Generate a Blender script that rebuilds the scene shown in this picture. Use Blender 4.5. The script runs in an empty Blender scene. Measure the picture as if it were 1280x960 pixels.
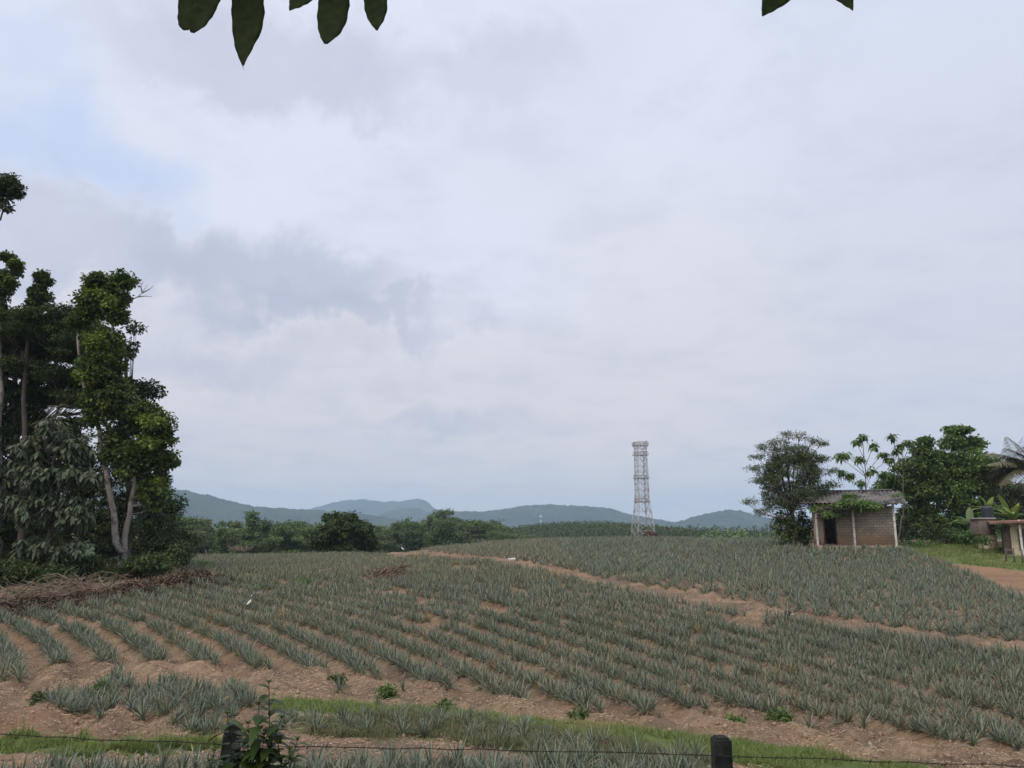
import bpy, math, random
import numpy as np
from math import radians as R, sin, cos, pi
# ------------------------------------------------------------------ camera, sky, sun, exposure
S = bpy.context.scene
C = S.collection
PITCH = R(10.9)
F = 960.0                      # focal length in pixels of the 1280 wide photograph
cam = bpy.data.cameras.new('camera'); camo = bpy.data.objects.new('camera', cam); C.objects.link(camo)
cam.sensor_width = 36; cam.lens = 36 * F / 1280; cam.clip_start = 0.05; cam.clip_end = 20000
camo.location = (0, 0, 0); camo.rotation_euler = (pi / 2 + PITCH, 0, 0)
S.camera = camo
SUN_EL, SUN_AZ = R(52), R(215)        # azimuth clockwise from +Y: behind the camera, to the left
W = bpy.data.worlds.new('World'); S.world = W; W.use_nodes = True
S.view_settings.view_transform = 'Standard'; S.view_settings.look = 'None'
S.view_settings.exposure = 0.1; S.view_settings.gamma = 1; S.view_settings.use_curve_mapping = False
sl = bpy.data.lights.new('sun', 'SUN'); sl.energy = 1.7; sl.angle = R(24); sl.color = (1, .93, .79)
so = bpy.data.objects.new('sun', sl); C.objects.link(so)
so.rotation_euler = (pi / 2 - SUN_EL, 0, pi - SUN_AZ)
S.cycles.use_denoising = True
S.cycles.max_bounces = 6; S.cycles.diffuse_bounces = 3; S.cycles.volume_bounces = 1
S.cycles.transparent_max_bounces = 8

def lin(r, g, b):
    f = lambda c: ((c / 255 + .055) / 1.055) ** 2.4 if c > 10 else c / 255 / 12.92
    return (f(r), f(g), f(b), 1)

class NT:
    """tiny node helper"""
    def __init__(s, t): s.t = t; t.nodes.clear()
    def n(s, typ, ins=None, **kw):
        nd = s.t.nodes.new(typ)
        for k, v in kw.items(): setattr(nd, k, v)
        for k, v in (ins or {}).items():
            sock = nd.inputs[k]
            if isinstance(v, bpy.types.NodeSocket): s.t.links.new(v, sock)
            elif isinstance(v, bpy.types.Node): s.t.links.new(v.outputs[0], sock)
            else: sock.default_value = v
        return nd
    def m(s, op, a, b=None, c=None, clamp=False):
        ins = {0: a}
        if b is not None: ins[1] = b
        if c is not None: ins[2] = c
        return s.n('ShaderNodeMath', ins, operation=op, use_clamp=clamp).outputs[0]
    def mix(s, f, a, b, blend='MIX'):
        nd = s.n('ShaderNodeMix', data_type='RGBA', blend_type=blend)
        for i, v in ((0, f), (6, a), (7, b)):
            if isinstance(v, bpy.types.NodeSocket): s.t.links.new(v, nd.inputs[i])
            else: nd.inputs[i].default_value = v
        return nd.outputs[2]
    def noise(s, vec, scale, detail=4, rough=.5, dist=0):
        nd = s.n('ShaderNodeTexNoise', {'Scale': scale, 'Detail': detail, 'Roughness': rough, 'Distortion': dist})
        if vec is not None: s.t.links.new(vec, nd.inputs['Vector'])
        return nd.outputs[0]
    def ramp(s, v, a, b):      # smooth 0..1 between a and b
        nd = s.n('ShaderNodeMapRange', {0: v, 1: a, 2: b, 3: 0.0, 4: 1.0}, interpolation_type='SMOOTHSTEP')
        return nd.outputs[0]

def make_sky():
    k = NT(W.node_tree)
    sky = k.n('ShaderNodeTexSky', sky_type='NISHITA', sun_disc=False, sun_elevation=SUN_EL, sun_rotation=SUN_AZ)
    sky.air_density = 1; sky.dust_density = 2.5
    tc = k.n('ShaderNodeTexCoord').outputs['Generated']
    sep = k.n('ShaderNodeSeparateXYZ', {0: tc})
    x, y, z = sep.outputs
    az = k.m('ARCTAN2', x, y); el = k.m('ARCSINE', z)
    # billowing noise, stretched towards the horizon
    den = k.m('ADD', k.m('MAXIMUM', z, 0.0), .16)
    vec = k.n('ShaderNodeCombineXYZ', {0: k.m('DIVIDE', x, den), 1: k.m('DIVIDE', y, den), 2: 0.0}).outputs[0]
    n1 = k.noise(vec, 1.1, 7, .55, .3)
    n2 = k.noise(vec, 3.4, 6, .6, .2)
    n3 = k.noise(tc, 5.0, 6, .55, .4)
    wob = k.m('MULTIPLY', k.m('SUBTRACT', n3, .5), .42)
    wob2 = k.m('MULTIPLY', k.m('SUBTRACT', k.noise(tc, 9.0, 6, .6, .2), .5), .22)
    def patch(u, v, ru, rv, soft=.9):
        # direction of the cloud bank: azimuth / elevation and its angular size
        a0 = math.atan((u - 640) / F / cos(math.atan((480 - v) / F) + PITCH) * cos(math.atan((480 - v) / F)))
        e0 = math.atan((480 - v) / F) + PITCH
        da = k.m('DIVIDE', k.m('ADD', k.m('SUBTRACT', az, a0), wob), ru / F)
        de = k.m('DIVIDE', k.m('ADD', k.m('SUBTRACT', el, e0), wob2), rv / F)
        d = k.m('SQRT', k.m('ADD', k.m('MULTIPLY', da, da), k.m('MULTIPLY', de, de)))
        return k.ramp(d, 1.0 + soft * .5, 1.0 - soft)
    white = lin(226, 231, 248); grey = lin(204, 208, 225); dark = lin(182, 188, 208)
    blue = lin(190, 210, 244); warm = lin(214, 211, 218)
    low = lin(224, 219, 223)
    col = k.mix(k.ramp(el, .62, .06), white, low)
    col = k.mix(k.m('MULTIPLY', k.ramp(n1, .46, .70), .55), col, grey)
    col = k.mix(k.m('MULTIPLY', k.ramp(az, .12, .60), .45), col, lin(203, 211, 230))
    def lay(col, c, amt, *p):
        msk = k.m('MULTIPLY', p[0], amt)
        return k.mix(msk, col, c)
    col = lay(col, white, .8, patch(330, 285, 210, 90))
    col = lay(col, white, .7, patch(600, 330, 170, 90))
    col = lay(col, white, .8, patch(560, 40, 220, 60))
    col = lay(col, blue, .75, patch(60, 268, 130, 62, .8))
    col = lay(col, blue, .35, patch(30, 150, 80, 70, .9))
    col = lay(col, white, .9, patch(60, 20, 170, 60))
    col = lay(col, grey, .8, patch(60, 360, 170, 42, .5))
    col = lay(col, grey, .8, patch(360, 105, 230, 56, .6))
    col = lay(col, dark, .2, patch(450, 130, 100, 34, .8))
    col = lay(col, grey, .6, patch(640, 80, 120, 35, .8))
    col = lay(col, dark, .7, patch(290, 370, 200, 54, .6))
    col = lay(col, dark, .65, patch(430, 400, 160, 28, .5))
    col = lay(col, warm, .65, patch(440, 445, 110, 22, .8))
    col = lay(col, dark, .5, patch(560, 520, 170, 24, .8))
    col = lay(col, dark, .5, patch(250, 470, 150, 30, .8))
    col = lay(col, warm, .5, patch(380, 580, 280, 30, .9))
    col = k.mix(k.m('MULTIPLY', k.ramp(n2, .42, .74), .30), col, dark)
    # overcast skies are brightest overhead, above the picture
    up = k.m('ADD', 1.0, k.m('MULTIPLY', k.ramp(el, .72, 1.25), .55))
    back = k.m('ADD', 1.0, k.m('MULTIPLY', k.ramp(y, .2, -.5), .15))
    gain = k.m('MULTIPLY', k.m('MULTIPLY', up, back), 10.0)
    cl = k.n('ShaderNodeVectorMath', {0: col, 3: gain}, operation='SCALE').outputs[0]
    out = k.mix(.96, sky.outputs[0], cl)
    bg = k.n('ShaderNodeBackground', {0: out, 1: .1})
    k.n('ShaderNodeOutputWorld', {0: bg})
make_sky()

# ------------------------------------------------------------------ helpers: pixels -> world, noise
def P(u, v, Y):                   # point at world depth Y seen in direction (u,v)
    a = (480 - v) / F
    dy = cos(PITCH) - a * sin(PITCH); dz = sin(PITCH) + a * cos(PITCH); dx = (u - 640) / F
    t = Y / dy
    return np.array([dx * t, Y, dz * t])

def hsh(ix, iy, seed):
    n = (ix * 374761393 + iy * 668265263 + seed * 974634777) & 0xffffffff
    n = ((n ^ (n >> 13)) * 1274126177) & 0xffffffff
    return ((n ^ (n >> 16)) & 0xffff) / 65535.0
def vnoise(x, y, seed=0):
    x = np.asarray(x, float); y = np.asarray(y, float)
    ix = np.floor(x).astype(np.int64); iy = np.floor(y).astype(np.int64)
    fx = x - ix; fy = y - iy
    fx = fx * fx * (3 - 2 * fx); fy = fy * fy * (3 - 2 * fy)
    a = hsh(ix, iy, seed); b = hsh(ix + 1, iy, seed); c = hsh(ix, iy + 1, seed); d = hsh(ix + 1, iy + 1, seed)
    return a + (b - a) * fx + (c - a) * fy + (a - b - c + d) * fx * fy
def fbm(x, y, seed=0, oct=4, gain=.5):
    s = 0; a = 1; t = 0
    for o in range(oct):
        s = s + a * vnoise(x * 2 ** o, y * 2 ** o, seed + o * 7); t += a; a *= gain
    return s / t
def sstep(a, b, x):
    t = np.clip((np.asarray(x, float) - a) / (b - a), 0, 1); return t * t * (3 - 2 * t)

# ------------------------------------------------------------------ terrain
CTRL = [(0,935,13.6),(0,900,15.6),(0,862,19.5),(0,800,26.5),(0,768,31),(0,745,36),
 (150,930,13.8),(180,902,15.2),(180,878,16.8),(180,835,22),(180,780,29),(150,735,38),(150,710,43),
 (300,940,13.2),(300,890,16),(300,842,21.5),(300,780,30),(300,740,38),(300,712,50),(240,707,60),(300,700,66),
 (440,900,15.6),(440,855,20.2),(440,780,29.5),(440,720,44),(430,696,68),(500,693,66),(560,690,64),
 (640,950,13),(640,912,15),(640,882,18.4),(640,830,23),(640,780,29),(640,740,37),(640,705,50),(640,690,62),(640,678,85),
 (800,920,14.8),(800,895,17.3),(800,830,22.8),(800,770,30.5),(800,735,37),(800,705,50),(800,675,85),
 (950,948,13.4),(980,905,16.8),(950,830,22.6),(950,768,31),(950,740,36),(950,700,53),(950,679,80),
 (1100,960,13),(1100,918,16.2),(1100,850,21.5),(1080,790,28.5),(1080,775,30.5),(1080,720,44),(1080,684,60),
 (1280,965,13.6),(1280,945,15.4),(1280,880,20),(1280,820,26),(1280,802,28),(1280,745,38),(1280,706,50),(1280,686,60),(1200,681,66)]
cp = np.array([P(*c) for c in CTRL])
def tpsk(d2): return .5 * d2 * np.log(d2 + 1e-9)
_X = cp[:, :2] / 10.0
_n = len(_X)
_K = tpsk(((_X[:, None] - _X[None]) ** 2).sum(-1)) + np.eye(_n) * .06
_A = np.zeros((_n + 3, _n + 3)); _A[:_n, :_n] = _K; _A[:_n, _n] = 1; _A[:_n, _n + 1:] = _X; _A[_n, :_n] = 1; _A[_n + 1:, :_n] = _X.T
_w = np.linalg.solve(_A, np.r_[cp[:, 2], 0, 0, 0])
def base_h(x, y):
    x = np.asarray(x, float); y = np.asarray(y, float); sh = x.shape
    x = x.ravel(); y = y.ravel()
    yc = np.clip(y, 12.5, 86); lim = .70 * yc + 2
    xc = np.clip(x, -lim, lim)
    z = np.full(len(x), _w[_n])
    z = z + _w[_n + 1] * xc / 10 + _w[_n + 2] * yc / 10
    for i in range(_n):
        z += _w[i] * tpsk((xc / 10 - _X[i, 0]) ** 2 + (yc / 10 - _X[i, 1]) ** 2)
    z = np.clip(z, -5, -.2)
    # the terrace the camera stands on, and the fence foot
    near = -1.6 - 1.1 * sstep(3, 6.5, y) - .5 * sstep(6.5, 11, y)
    z = near + (z - near) * sstep(7, 13, y)
    far = -7.5 + 5.3 * sstep(-10, 42, x) + 1.5 * sstep(45, 90, x) * (1 - sstep(110, 200, y))
    far = far - 5 * sstep(500, 900, y) * sstep(-40, 60, x) * 1.0
    far = far + 7.0 * np.exp(-((x - 44) / 50) ** 2 - ((y - 430) / 110) ** 2) * sstep(240, 380, y) - 5.2 * sstep(260, 360, y) * sstep(0, 40, x)
    z = z + (far - z) * sstep(84 - 16 * sstep(4, -12, x), 150 - 30 * sstep(4, -12, x), y)
    z = z * (1 - sstep(900, 2500, np.hypot(x, y))) + -12 * sstep(900, 2500, np.hypot(x, y))
    return z.reshape(sh)

def ray(u, v):                    # where the line of sight (u,v) meets the ground
    a = (480 - v) / F
    dy = cos(PITCH) - a * sin(PITCH); dz = sin(PITCH) + a * cos(PITCH); dx = (u - 640) / F
    Y = np.linspace(6, 130, 1600); t = Y / dy
    below = base_h(dx * t, Y) > dz * t
    i = int(np.argmax(below)) if below.any() else len(Y) - 1
    return (dx * t[i], Y[i])
def G(u, Y): return ((u - 640) / F * Y / (cos(PITCH) - (480 - 680) / F * sin(PITCH)), Y)
def poly(pts):
    out = []
    for p in pts:
        out.append(G(p[1], p[2]) if p[0] == 'w' else ray(*p))
    return np.array(out)
def inside(px, py, pg):
    px = np.asarray(px); r = np.zeros(px.shape, bool)
    n = len(pg)
    sel = (px >= pg[:, 0].min()) & (px <= pg[:, 0].max()) & (py >= pg[:, 1].min()) & (py <= pg[:, 1].max())
    X = px[sel]; Y = np.asarray(py)[sel]; rr = np.zeros(X.shape, bool)
    for i in range(n):
        x1, y1 = pg[i]; x2, y2 = pg[(i + 1) % n]
        if y1 == y2: continue
        c = ((y1 > Y) != (y2 > Y)) & (X < (x2 - x1) * (Y - y1) / (y2 - y1) + x1)
        rr ^= c
    r[sel] = rr
    return r

FRONT = [(-90,852),(0,858),(30,856),(67,834),(140,830),(275,834),(355,841),(435,846),(490,849),(540,860),(630,877),(735,893),(830,894),(912,889),(980,902),(1080,914),(1175,932),(1280,944),(1400,958)]
PATH_LO = [(480,695),(600,703),(700,722),(780,742),(860,758),(950,771),(1060,791),(1180,808),(1280,823),(1400,838)]
PATH_UP = [(470,689),(560,693),(640,699),(720,713),(800,731),(870,741),(935,750),(965,762),(1060,779),(1110,784),(1195,797),(1280,806),(1400,822)]
Z_MID = poly(FRONT + PATH_LO[::-1] + [(455,694),('w',440,76),('w',300,79),('w',196,84),(212,708),(238,737),(165,745),(120,757),(60,764),(-90,770)])
Z_UP = poly(PATH_UP + [(1400,768),(1280,746),(1232,731),(1182,706),(1128,687),(1010,687),('w',1000,66),('w',960,90),('w',800,96),('w',640,96),('w',500,88),('w',462,84)])
Z_TERR = poly([(58,884),(72,866),(110,861),(150,858),(220,862),(290,868),(322,884),(318,898),(270,905),(250,915),(215,906),(160,888),(70,891)])
Z_SCRUB = poly([(352,893),(430,897),(520,893),(610,903),(700,921),(790,934),(900,950),(880,975),(700,960),(560,925),(420,922),(350,912)])
Z_BOT = poly([(-60,974),(120,974),(300,970),(450,960),(560,958),(700,964),(860,968),(900,975),(880,1010),(400,1010),(-60,1010)])
Z_GRASS = poly([(330,874),(420,877),(520,884),(600,894),(700,903),(800,913),(900,924),(990,936),(1130,958),(1300,990),(1100,990),(960,958),(880,948),(800,934),(700,921),(610,909),(500,899),(340,889)])
Z_GRASS2 = poly([(-80,920),(60,921),(150,925),(250,924),(300,930),(200,944),(60,946),(-80,948)])
Z_GRASSW = poly([(325,868),(420,871),(520,878),(600,888),(700,897),(800,907),(900,918),(990,930),(1130,952),(1300,985),(1300,1010),(350,1010),(345,930)])
Z_YARD = poly([(1125,690),(1170,699),(1215,709),(1400,722),('w',1420,66),('w',1100,72),('w',1120,62)])
RED = [(*ray(395,703), 1.6), (*ray(615,764), 1.1), (*ray(650,742), .6), (*ray(30,800), 2.0), (*ray(1240,720), 6.), (*ray(1180, 712), 3.), (*ray(560, 694), 3.), (*ray(20, 905), 1.4), (*ray(700, 716), 1.6)]
ROWC = (-45.0, 0.0); ROWS = 1.16
UPAZ = R(17)
def terrain(x, y):
    z = base_h(x, y)
    r = np.hypot(x, y)
    nearw = (1 - sstep(70, 110, r))
    ph = np.hypot(x - ROWC[0], y - ROWC[1]) / ROWS
    mid = inside(x, y, Z_MID)
    up = inside(x, y, Z_UP)
    # raised planting beds
    z = z + np.where(mid, .09 * np.cos(2 * pi * ph), 0) * nearw
    q = (x * cos(UPAZ) - y * sin(UPAZ)) / .88
    z = z + np.where(up, .07 * np.cos(2 * pi * q), 0) * nearw
    bare = nearw * np.where(mid | up, .4, 1.0) * np.where(inside(x, y, Z_GRASSW), .12, 1.0)
    z = z + bare * (.30 * (fbm(x * .55, y * .55, 3, 3) - .5) + .20 * (fbm(x * 1.8, y * 1.8, 5, 3) - .5))
    z = z + nearw * (.05 * (fbm(x * 9, y * 9, 9, 3) - .5))
    # gullies washed down the bank below the beds
    g = ph - np.floor(ph)
    bank = (~mid) & (y > 14) & (y < 24)
    z = z + np.where(bank & ~inside(x, y, Z_GRASSW), .10 * np.cos(2 * pi * ph + 2 * vnoise(x, y, 4)), 0)
    return z
def gz(x, y): return float(terrain(np.array([x]), np.array([y]))[0])
def gpt(u, v):
    x, y = ray(u, v); return np.array([x, y, gz(x, y)])

# ------------------------------------------------------------------ mesh building
def tag(o, label=None, cat=None, group=None, kind=None):
    if label: o['label'] = label
    if cat: o['category'] = cat
    if group: o['group'] = group
    if kind: o['kind'] = kind
    return o
def empty(name, loc, label=None, cat=None, group=None):
    o = bpy.data.objects.new(name, None); C.objects.link(o); o.location = tuple(float(a) for a in loc); o.empty_display_size = .3
    return tag(o, label, cat, group)
class MB:
    def __init__(s): s.V = []; s.Q = []; s.T = []; s.t = []; s.n = 0
    def add(s, V, Q=None, T=None, tint=0.0):
        V = np.asarray(V, float).reshape(-1, 3)
        if Q is not None and len(Q): s.Q.append(np.asarray(Q).reshape(-1, 4) + s.n)
        if T is not None and len(T): s.T.append(np.asarray(T).reshape(-1, 3) + s.n)
        s.V.append(V); s.t.append(np.broadcast_to(np.asarray(tint, float), (len(V),)).copy()); s.n += len(V)
    def build(s, name, mat, parent=None, smooth=False, origin=None, bevel=0):
        V = np.concatenate(s.V); t = np.concatenate(s.t)
        if origin is not None: V = V - np.asarray(origin, float)
        Q = np.concatenate(s.Q) if s.Q else np.zeros((0, 4), int)
        T = np.concatenate(s.T) if s.T else np.zeros((0, 3), int)
        me = bpy.data.meshes.new(name)
        me.vertices.add(len(V)); me.vertices.foreach_set('co', V.astype(np.float32).ravel())
        loops = np.r_[Q.ravel(), T.ravel()].astype(np.int32)
        me.loops.add(len(loops)); me.loops.foreach_set('vertex_index', loops)
        me.polygons.add(len(Q) + len(T))
        st = np.r_[np.arange(len(Q)) * 4, len(Q) * 4 + np.arange(len(T)) * 3].astype(np.int32)
        me.polygons.foreach_set('loop_start', st)
        if smooth: me.polygons.foreach_set('use_smooth', np.ones(len(st), bool))
        a = me.attributes.new('tint', 'FLOAT', 'POINT'); a.data.foreach_set('value', t.astype(np.float32))
        me.update(calc_edges=True); me.validate()
        if mat: me.materials.append(mat)
        o = bpy.data.objects.new(name, me); C.objects.link(o)
        if parent is not None: o.parent = parent
        if bevel:
            b = o.modifiers.new('bevel', 'BEVEL'); b.width = bevel; b.segments = 2; b.limit_method = 'ANGLE'
        return o
    def box(s, c, sz, rz=0, tint=0., taper=1.0, tilt=None):
        h = np.array(sz) / 2
        v = np.array([[-1,-1,-1],[1,-1,-1],[1,1,-1],[-1,1,-1],[-1,-1,1],[1,-1,1],[1,1,1],[-1,1,1]], float) * h
        v[4:, :2] *= taper
        if tilt is not None: v = v @ np.asarray(tilt).T
        c_, s_ = cos(rz), sin(rz)
        v = v @ np.array([[c_, -s_, 0], [s_, c_, 0], [0, 0, 1]]).T + np.array(c)
        s.add(v, [[0,3,2,1],[4,5,6,7],[0,1,5,4],[1,2,6,5],[2,3,7,6],[3,0,4,7]], tint=tint)
    def bar(s, a, b, w, tint=0.): s.tube([a, b], [w / 2, w / 2], 4, tint)
    def tube(s, path, rad, sides=6, tint=0., cap=True):
        p = np.asarray(path, float); n = len(p)
        d = np.gradient(p, axis=0); d /= np.linalg.norm(d, axis=1)[:, None] + 1e-9
        ref = np.array([0, 0, 1.]) if abs(d[0][2]) < .9 else np.array([1., 0, 0])
        a = np.cross(d, ref); a /= np.linalg.norm(a, axis=1)[:, None] + 1e-9
        b = np.cross(d, a)
        th = np.arange(sides) * 2 * pi / sides + pi / 4
        r = np.asarray(rad, float)[:, None, None]
        ring = p[:, None] + r * (a[:, None] * np.cos(th)[None, :, None] + b[:, None] * np.sin(th)[None, :, None])
        i = np.arange(n - 1)[:, None] * sides; j = np.arange(sides)[None]; j2 = (j + 1) % sides
        Q = np.stack([i + j, i + j2, i + sides + j2, i + sides + j], -1).reshape(-1, 4)
        V = ring.reshape(-1, 3); T = []
        if cap:
            V = np.vstack([V, p[0], p[-1]]); m = n * sides
            for k in range(sides):
                T.append([m, (k + 1) % sides, k]); T.append([m + 1, (n - 1) * sides + k, (n - 1) * sides + (k + 1) % sides])
        s.add(V, Q, T, tint)
    def leaves(s, c, d, L, Wd, tint=0., fold=.25, rng=None):
        """one bent diamond per leaf: base, two sides, tip"""
        n = len(c)
        if n == 0: return
        rng = rng or np.random.default_rng(1)
        d = d / (np.linalg.norm(d, axis=1)[:, None] + 1e-9)
        sd = np.cross(d, rng.normal(0, .35, (n, 3)) + np.array([0, 0, 1.]))
        sd /= np.linalg.norm(sd, axis=1)[:, None] + 1e-9
        up = np.cross(sd, d)
        L = np.broadcast_to(L, (n,))[:, None]; Wd = np.broadcast_to(Wd, (n,))[:, None]
        V = np.empty((n, 4, 3))
        V[:, 0] = c; V[:, 1] = c + d * L * .45 + sd * Wd / 2 + up * Wd * fold
        V[:, 2] = c + d * L - up * L * .15; V[:, 3] = c + d * L * .45 - sd * Wd / 2 + up * Wd * fold
        Q = np.arange(n * 4).reshape(n, 4)
        t = np.repeat(np.broadcast_to(tint, (n,)), 4)
        s.add(V.reshape(-1, 3), Q, None, t)
    def strips(s, c, d, L, Wd, seg, prof, droop, tint=0., fold=0., side=None):
        """curved blades: widths follow prof, tips sink by droop"""
        n = len(c)
        if n == 0: return
        d = d / (np.linalg.norm(d, axis=1)[:, None] + 1e-9)
        if side is None:
            side = np.cross(d, np.array([0, 0, 1.])); 
        side = side / (np.linalg.norm(side, axis=1)[:, None] + 1e-9)
        up = np.cross(side, d)
        L = np.broadcast_to(L, (n,)).astype(float)[:, None, None]; Wd = np.broadcast_to(Wd, (n,)).astype(float)[:, None, None]
        dr = np.broadcast_to(droop, (n,)).astype(float)[:, None, None]
        t = (np.arange(seg + 1) / seg)[None, :, None]; pr = np.asarray(prof, float)[None, :, None]
        hor = d.copy(); hor[:, 2] = 0
        mid = c[:, None] + d[:, None] * L * t + (np.array([0, 0, -1.])[None, None] + .45 * hor[:, None]) * L * dr * t ** 2
        cols = [mid - side[:, None] * Wd * pr / 2 + up[:, None] * Wd * pr * fold, mid + side[:, None] * Wd * pr / 2 + up[:, None] * Wd * pr * fold]
        if fold: cols = [cols[0], mid, cols[1]]
        k = len(cols)
        V = np.stack(cols, 2).reshape(n, (seg + 1) * k, 3)
        q = []
        for i in range(seg):
            for j in range(k - 1):
                q.append([i * k + j, i * k + j + 1, (i + 1) * k + j + 1, (i + 1) * k + j])
        Q = (np.array(q)[None] + (np.arange(n) * (seg + 1) * k)[:, None, None]).reshape(-1, 4)
        tt = np.repeat(np.broadcast_to(tint, (n,)), (seg + 1) * k)
        s.add(V.reshape(-1, 3), Q, None, tt)

# ------------------------------------------------------------------ materials
def mat(name):
    m = bpy.data.materials.new(name); m.use_nodes = True; return m, NT(m.node_tree)
def leafmat(name, a, b, tintc, rough=.55, trans=.3, spec=.35):
    m, k = mat(name)
    rnd = k.n('ShaderNodeNewGeometry').outputs['Random Per Island']
    oi = k.n('ShaderNodeObjectInfo').outputs['Random']
    at = k.n('ShaderNodeAttribute', attribute_name='tint').outputs['Fac']
    c = k.mix(rnd, (*a, 1), (*b, 1))
    c = k.mix(at, c, (*tintc, 1))
    hs = k.n('ShaderNodeHueSaturation', {'Hue': k.m('ADD', .488, k.m('MULTIPLY', oi, .024)), 'Saturation': 1.0, 'Value': k.m('ADD', .82, k.m('MULTIPLY', oi, .36)), 'Color': c}).outputs[0]
    p = k.n('ShaderNodeBsdfPrincipled', {'Base Color': hs, 'Roughness': rough, 'Specular IOR Level': spec})
    if trans:
        tr = k.n('ShaderNodeBsdfTranslucent', {0: hs})
        p = k.n('ShaderNodeMixShader', {0: trans, 1: p, 2: tr})
    k.n('ShaderNodeOutputMaterial', {0: p}); return m
def noisemat(name, a, b, scale, rough=.8, c=None, scale2=None, bump=.3, bscale=None, stretch=(1, 1, 1), metal=0, spec=.3):
    m, k = mat(name)
    tc = k.n('ShaderNodeTexCoord').outputs['Object']
    mp = k.n('ShaderNodeMapping', {'Vector': tc, 'Scale': stretch}).outputs[0]
    n = k.noise(mp, scale, 6, .6)
    col = k.mix(k.ramp(n, .3, .7), (*a, 1), (*b, 1))
    if c:
        col = k.mix(k.ramp(k.noise(tc, scale2, 5, .6), .48, .66), col, (*c, 1))
    bp = k.n('ShaderNodeBump', {'Height': k.noise(mp, bscale or scale * 3, 6, .65), 'Strength': bump, 'Distance': .05})
    p = k.n('ShaderNodeBsdfPrincipled', {'Base Color': col, 'Roughness': rough, 'Metallic': metal, 'Specular IOR Level': spec, 'Normal': bp})
    k.n('ShaderNodeOutputMaterial', {0: p}); return m

M = {}
M['pine'] = leafmat('pineapple_leaf', (.120, .155, .105), (.195, .222, .160), (.36, .26, .11), .5, .12, .5)
M['dry'] = noisemat('dry_wood', (.16, .11, .08), (.30, .23, .17), 2, .9)
M['drybrown'] = noisemat('dry_brown_brush', (.085, .05, .035), (.17, .10, .07), 1.5, .9)
M['grass'] = leafmat('grass_blade', (.12, .19, .035), (.20, .26, .07), (.32, .26, .12), .6, .35)
M['vine'] = leafmat('vine_leaf', (.042, .072, .018), (.078, .115, .030), (.22, .27, .045), .5, .3)
M['canopy'] = leafmat('canopy_leaf', (.050, .078, .024), (.082, .11, .038), (.15, .19, .05), .5, .3)
M['dark'] = leafmat('dark_leaf', (.036, .060, .020), (.062, .090, .032), (.11, .15, .04), .5, .25)
M['teak'] = leafmat('large_grey_green_leaf', (.05, .085, .04), (.085, .125, .065), (.38, .37, .24), .6, .2)
M['feather'] = leafmat('small_dull_leaf', (.085, .115, .045), (.13, .16, .07), (.17, .19, .08), .6, .25)
M['fresh'] = leafmat('fresh_leaf', (.07, .13, .035), (.11, .18, .05), (.20, .28, .06), .5, .35)
M['right'] = leafmat('mid_green_leaf', (.078, .13, .034), (.13, .19, .055), (.20, .27, .07), .5, .3)
M['far'] = leafmat('far_tree_leaf', (.072, .115, .034), (.115, .165, .056), (.20, .25, .08), .6, .25)
M['plant'] = leafmat('plantation_leaf', (.055, .09, .022), (.085, .125, .035), (.11, .13, .05), .6, .25)
M['palm'] = leafmat('palm_leaf', (.085, .105, .045), (.125, .14, .065), (.19, .16, .09), .5, .25)
M['banana'] = leafmat('banana_leaf', (.12, .19, .08), (.17, .24, .11), (.26, .34, .05), .45, .35)
M['bright'] = leafmat('bright_weed_leaf', (.09, .19, .03), (.14, .26, .05), (.18, .28, .06), .5, .35)
M['weed'] = leafmat('foreground_weed_leaf', (.035, .065, .012), (.06, .10, .018), (.13, .16, .02), .45, .3)
M['litter'] = leafmat('straw_litter', (.34, .24, .15), (.50, .38, .25), (.22, .13, .09), .9, 0, .1)
M['bark'] = noisemat('pale_bark', (.26, .22, .19), (.40, .35, .31), 1.6, .9, (.13, .11, .09), 2.2, .5, 6, (1, 1, .35))
M['darkbark'] = noisemat('dark_bark', (.07, .055, .045), (.14, .11, .09), 1.6, .9, None, None, .5, 6, (1, 1, .3))
M['metal'] = noisemat('galvanised_steel', (.46, .46, .47), (.60, .60, .60), 1, .6, (.34, .25, .20), .4, .05, 4, metal=.25)
M['postdark'] = noisemat('old_dark_concrete', (.012, .012, .011), (.026, .025, .023), 7, .9, (.045, .048, .04), 5, .4, 30)
M['wire'] = noisemat('rusty_wire', (.03, .022, .018), (.06, .045, .035), 20, .7)

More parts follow.
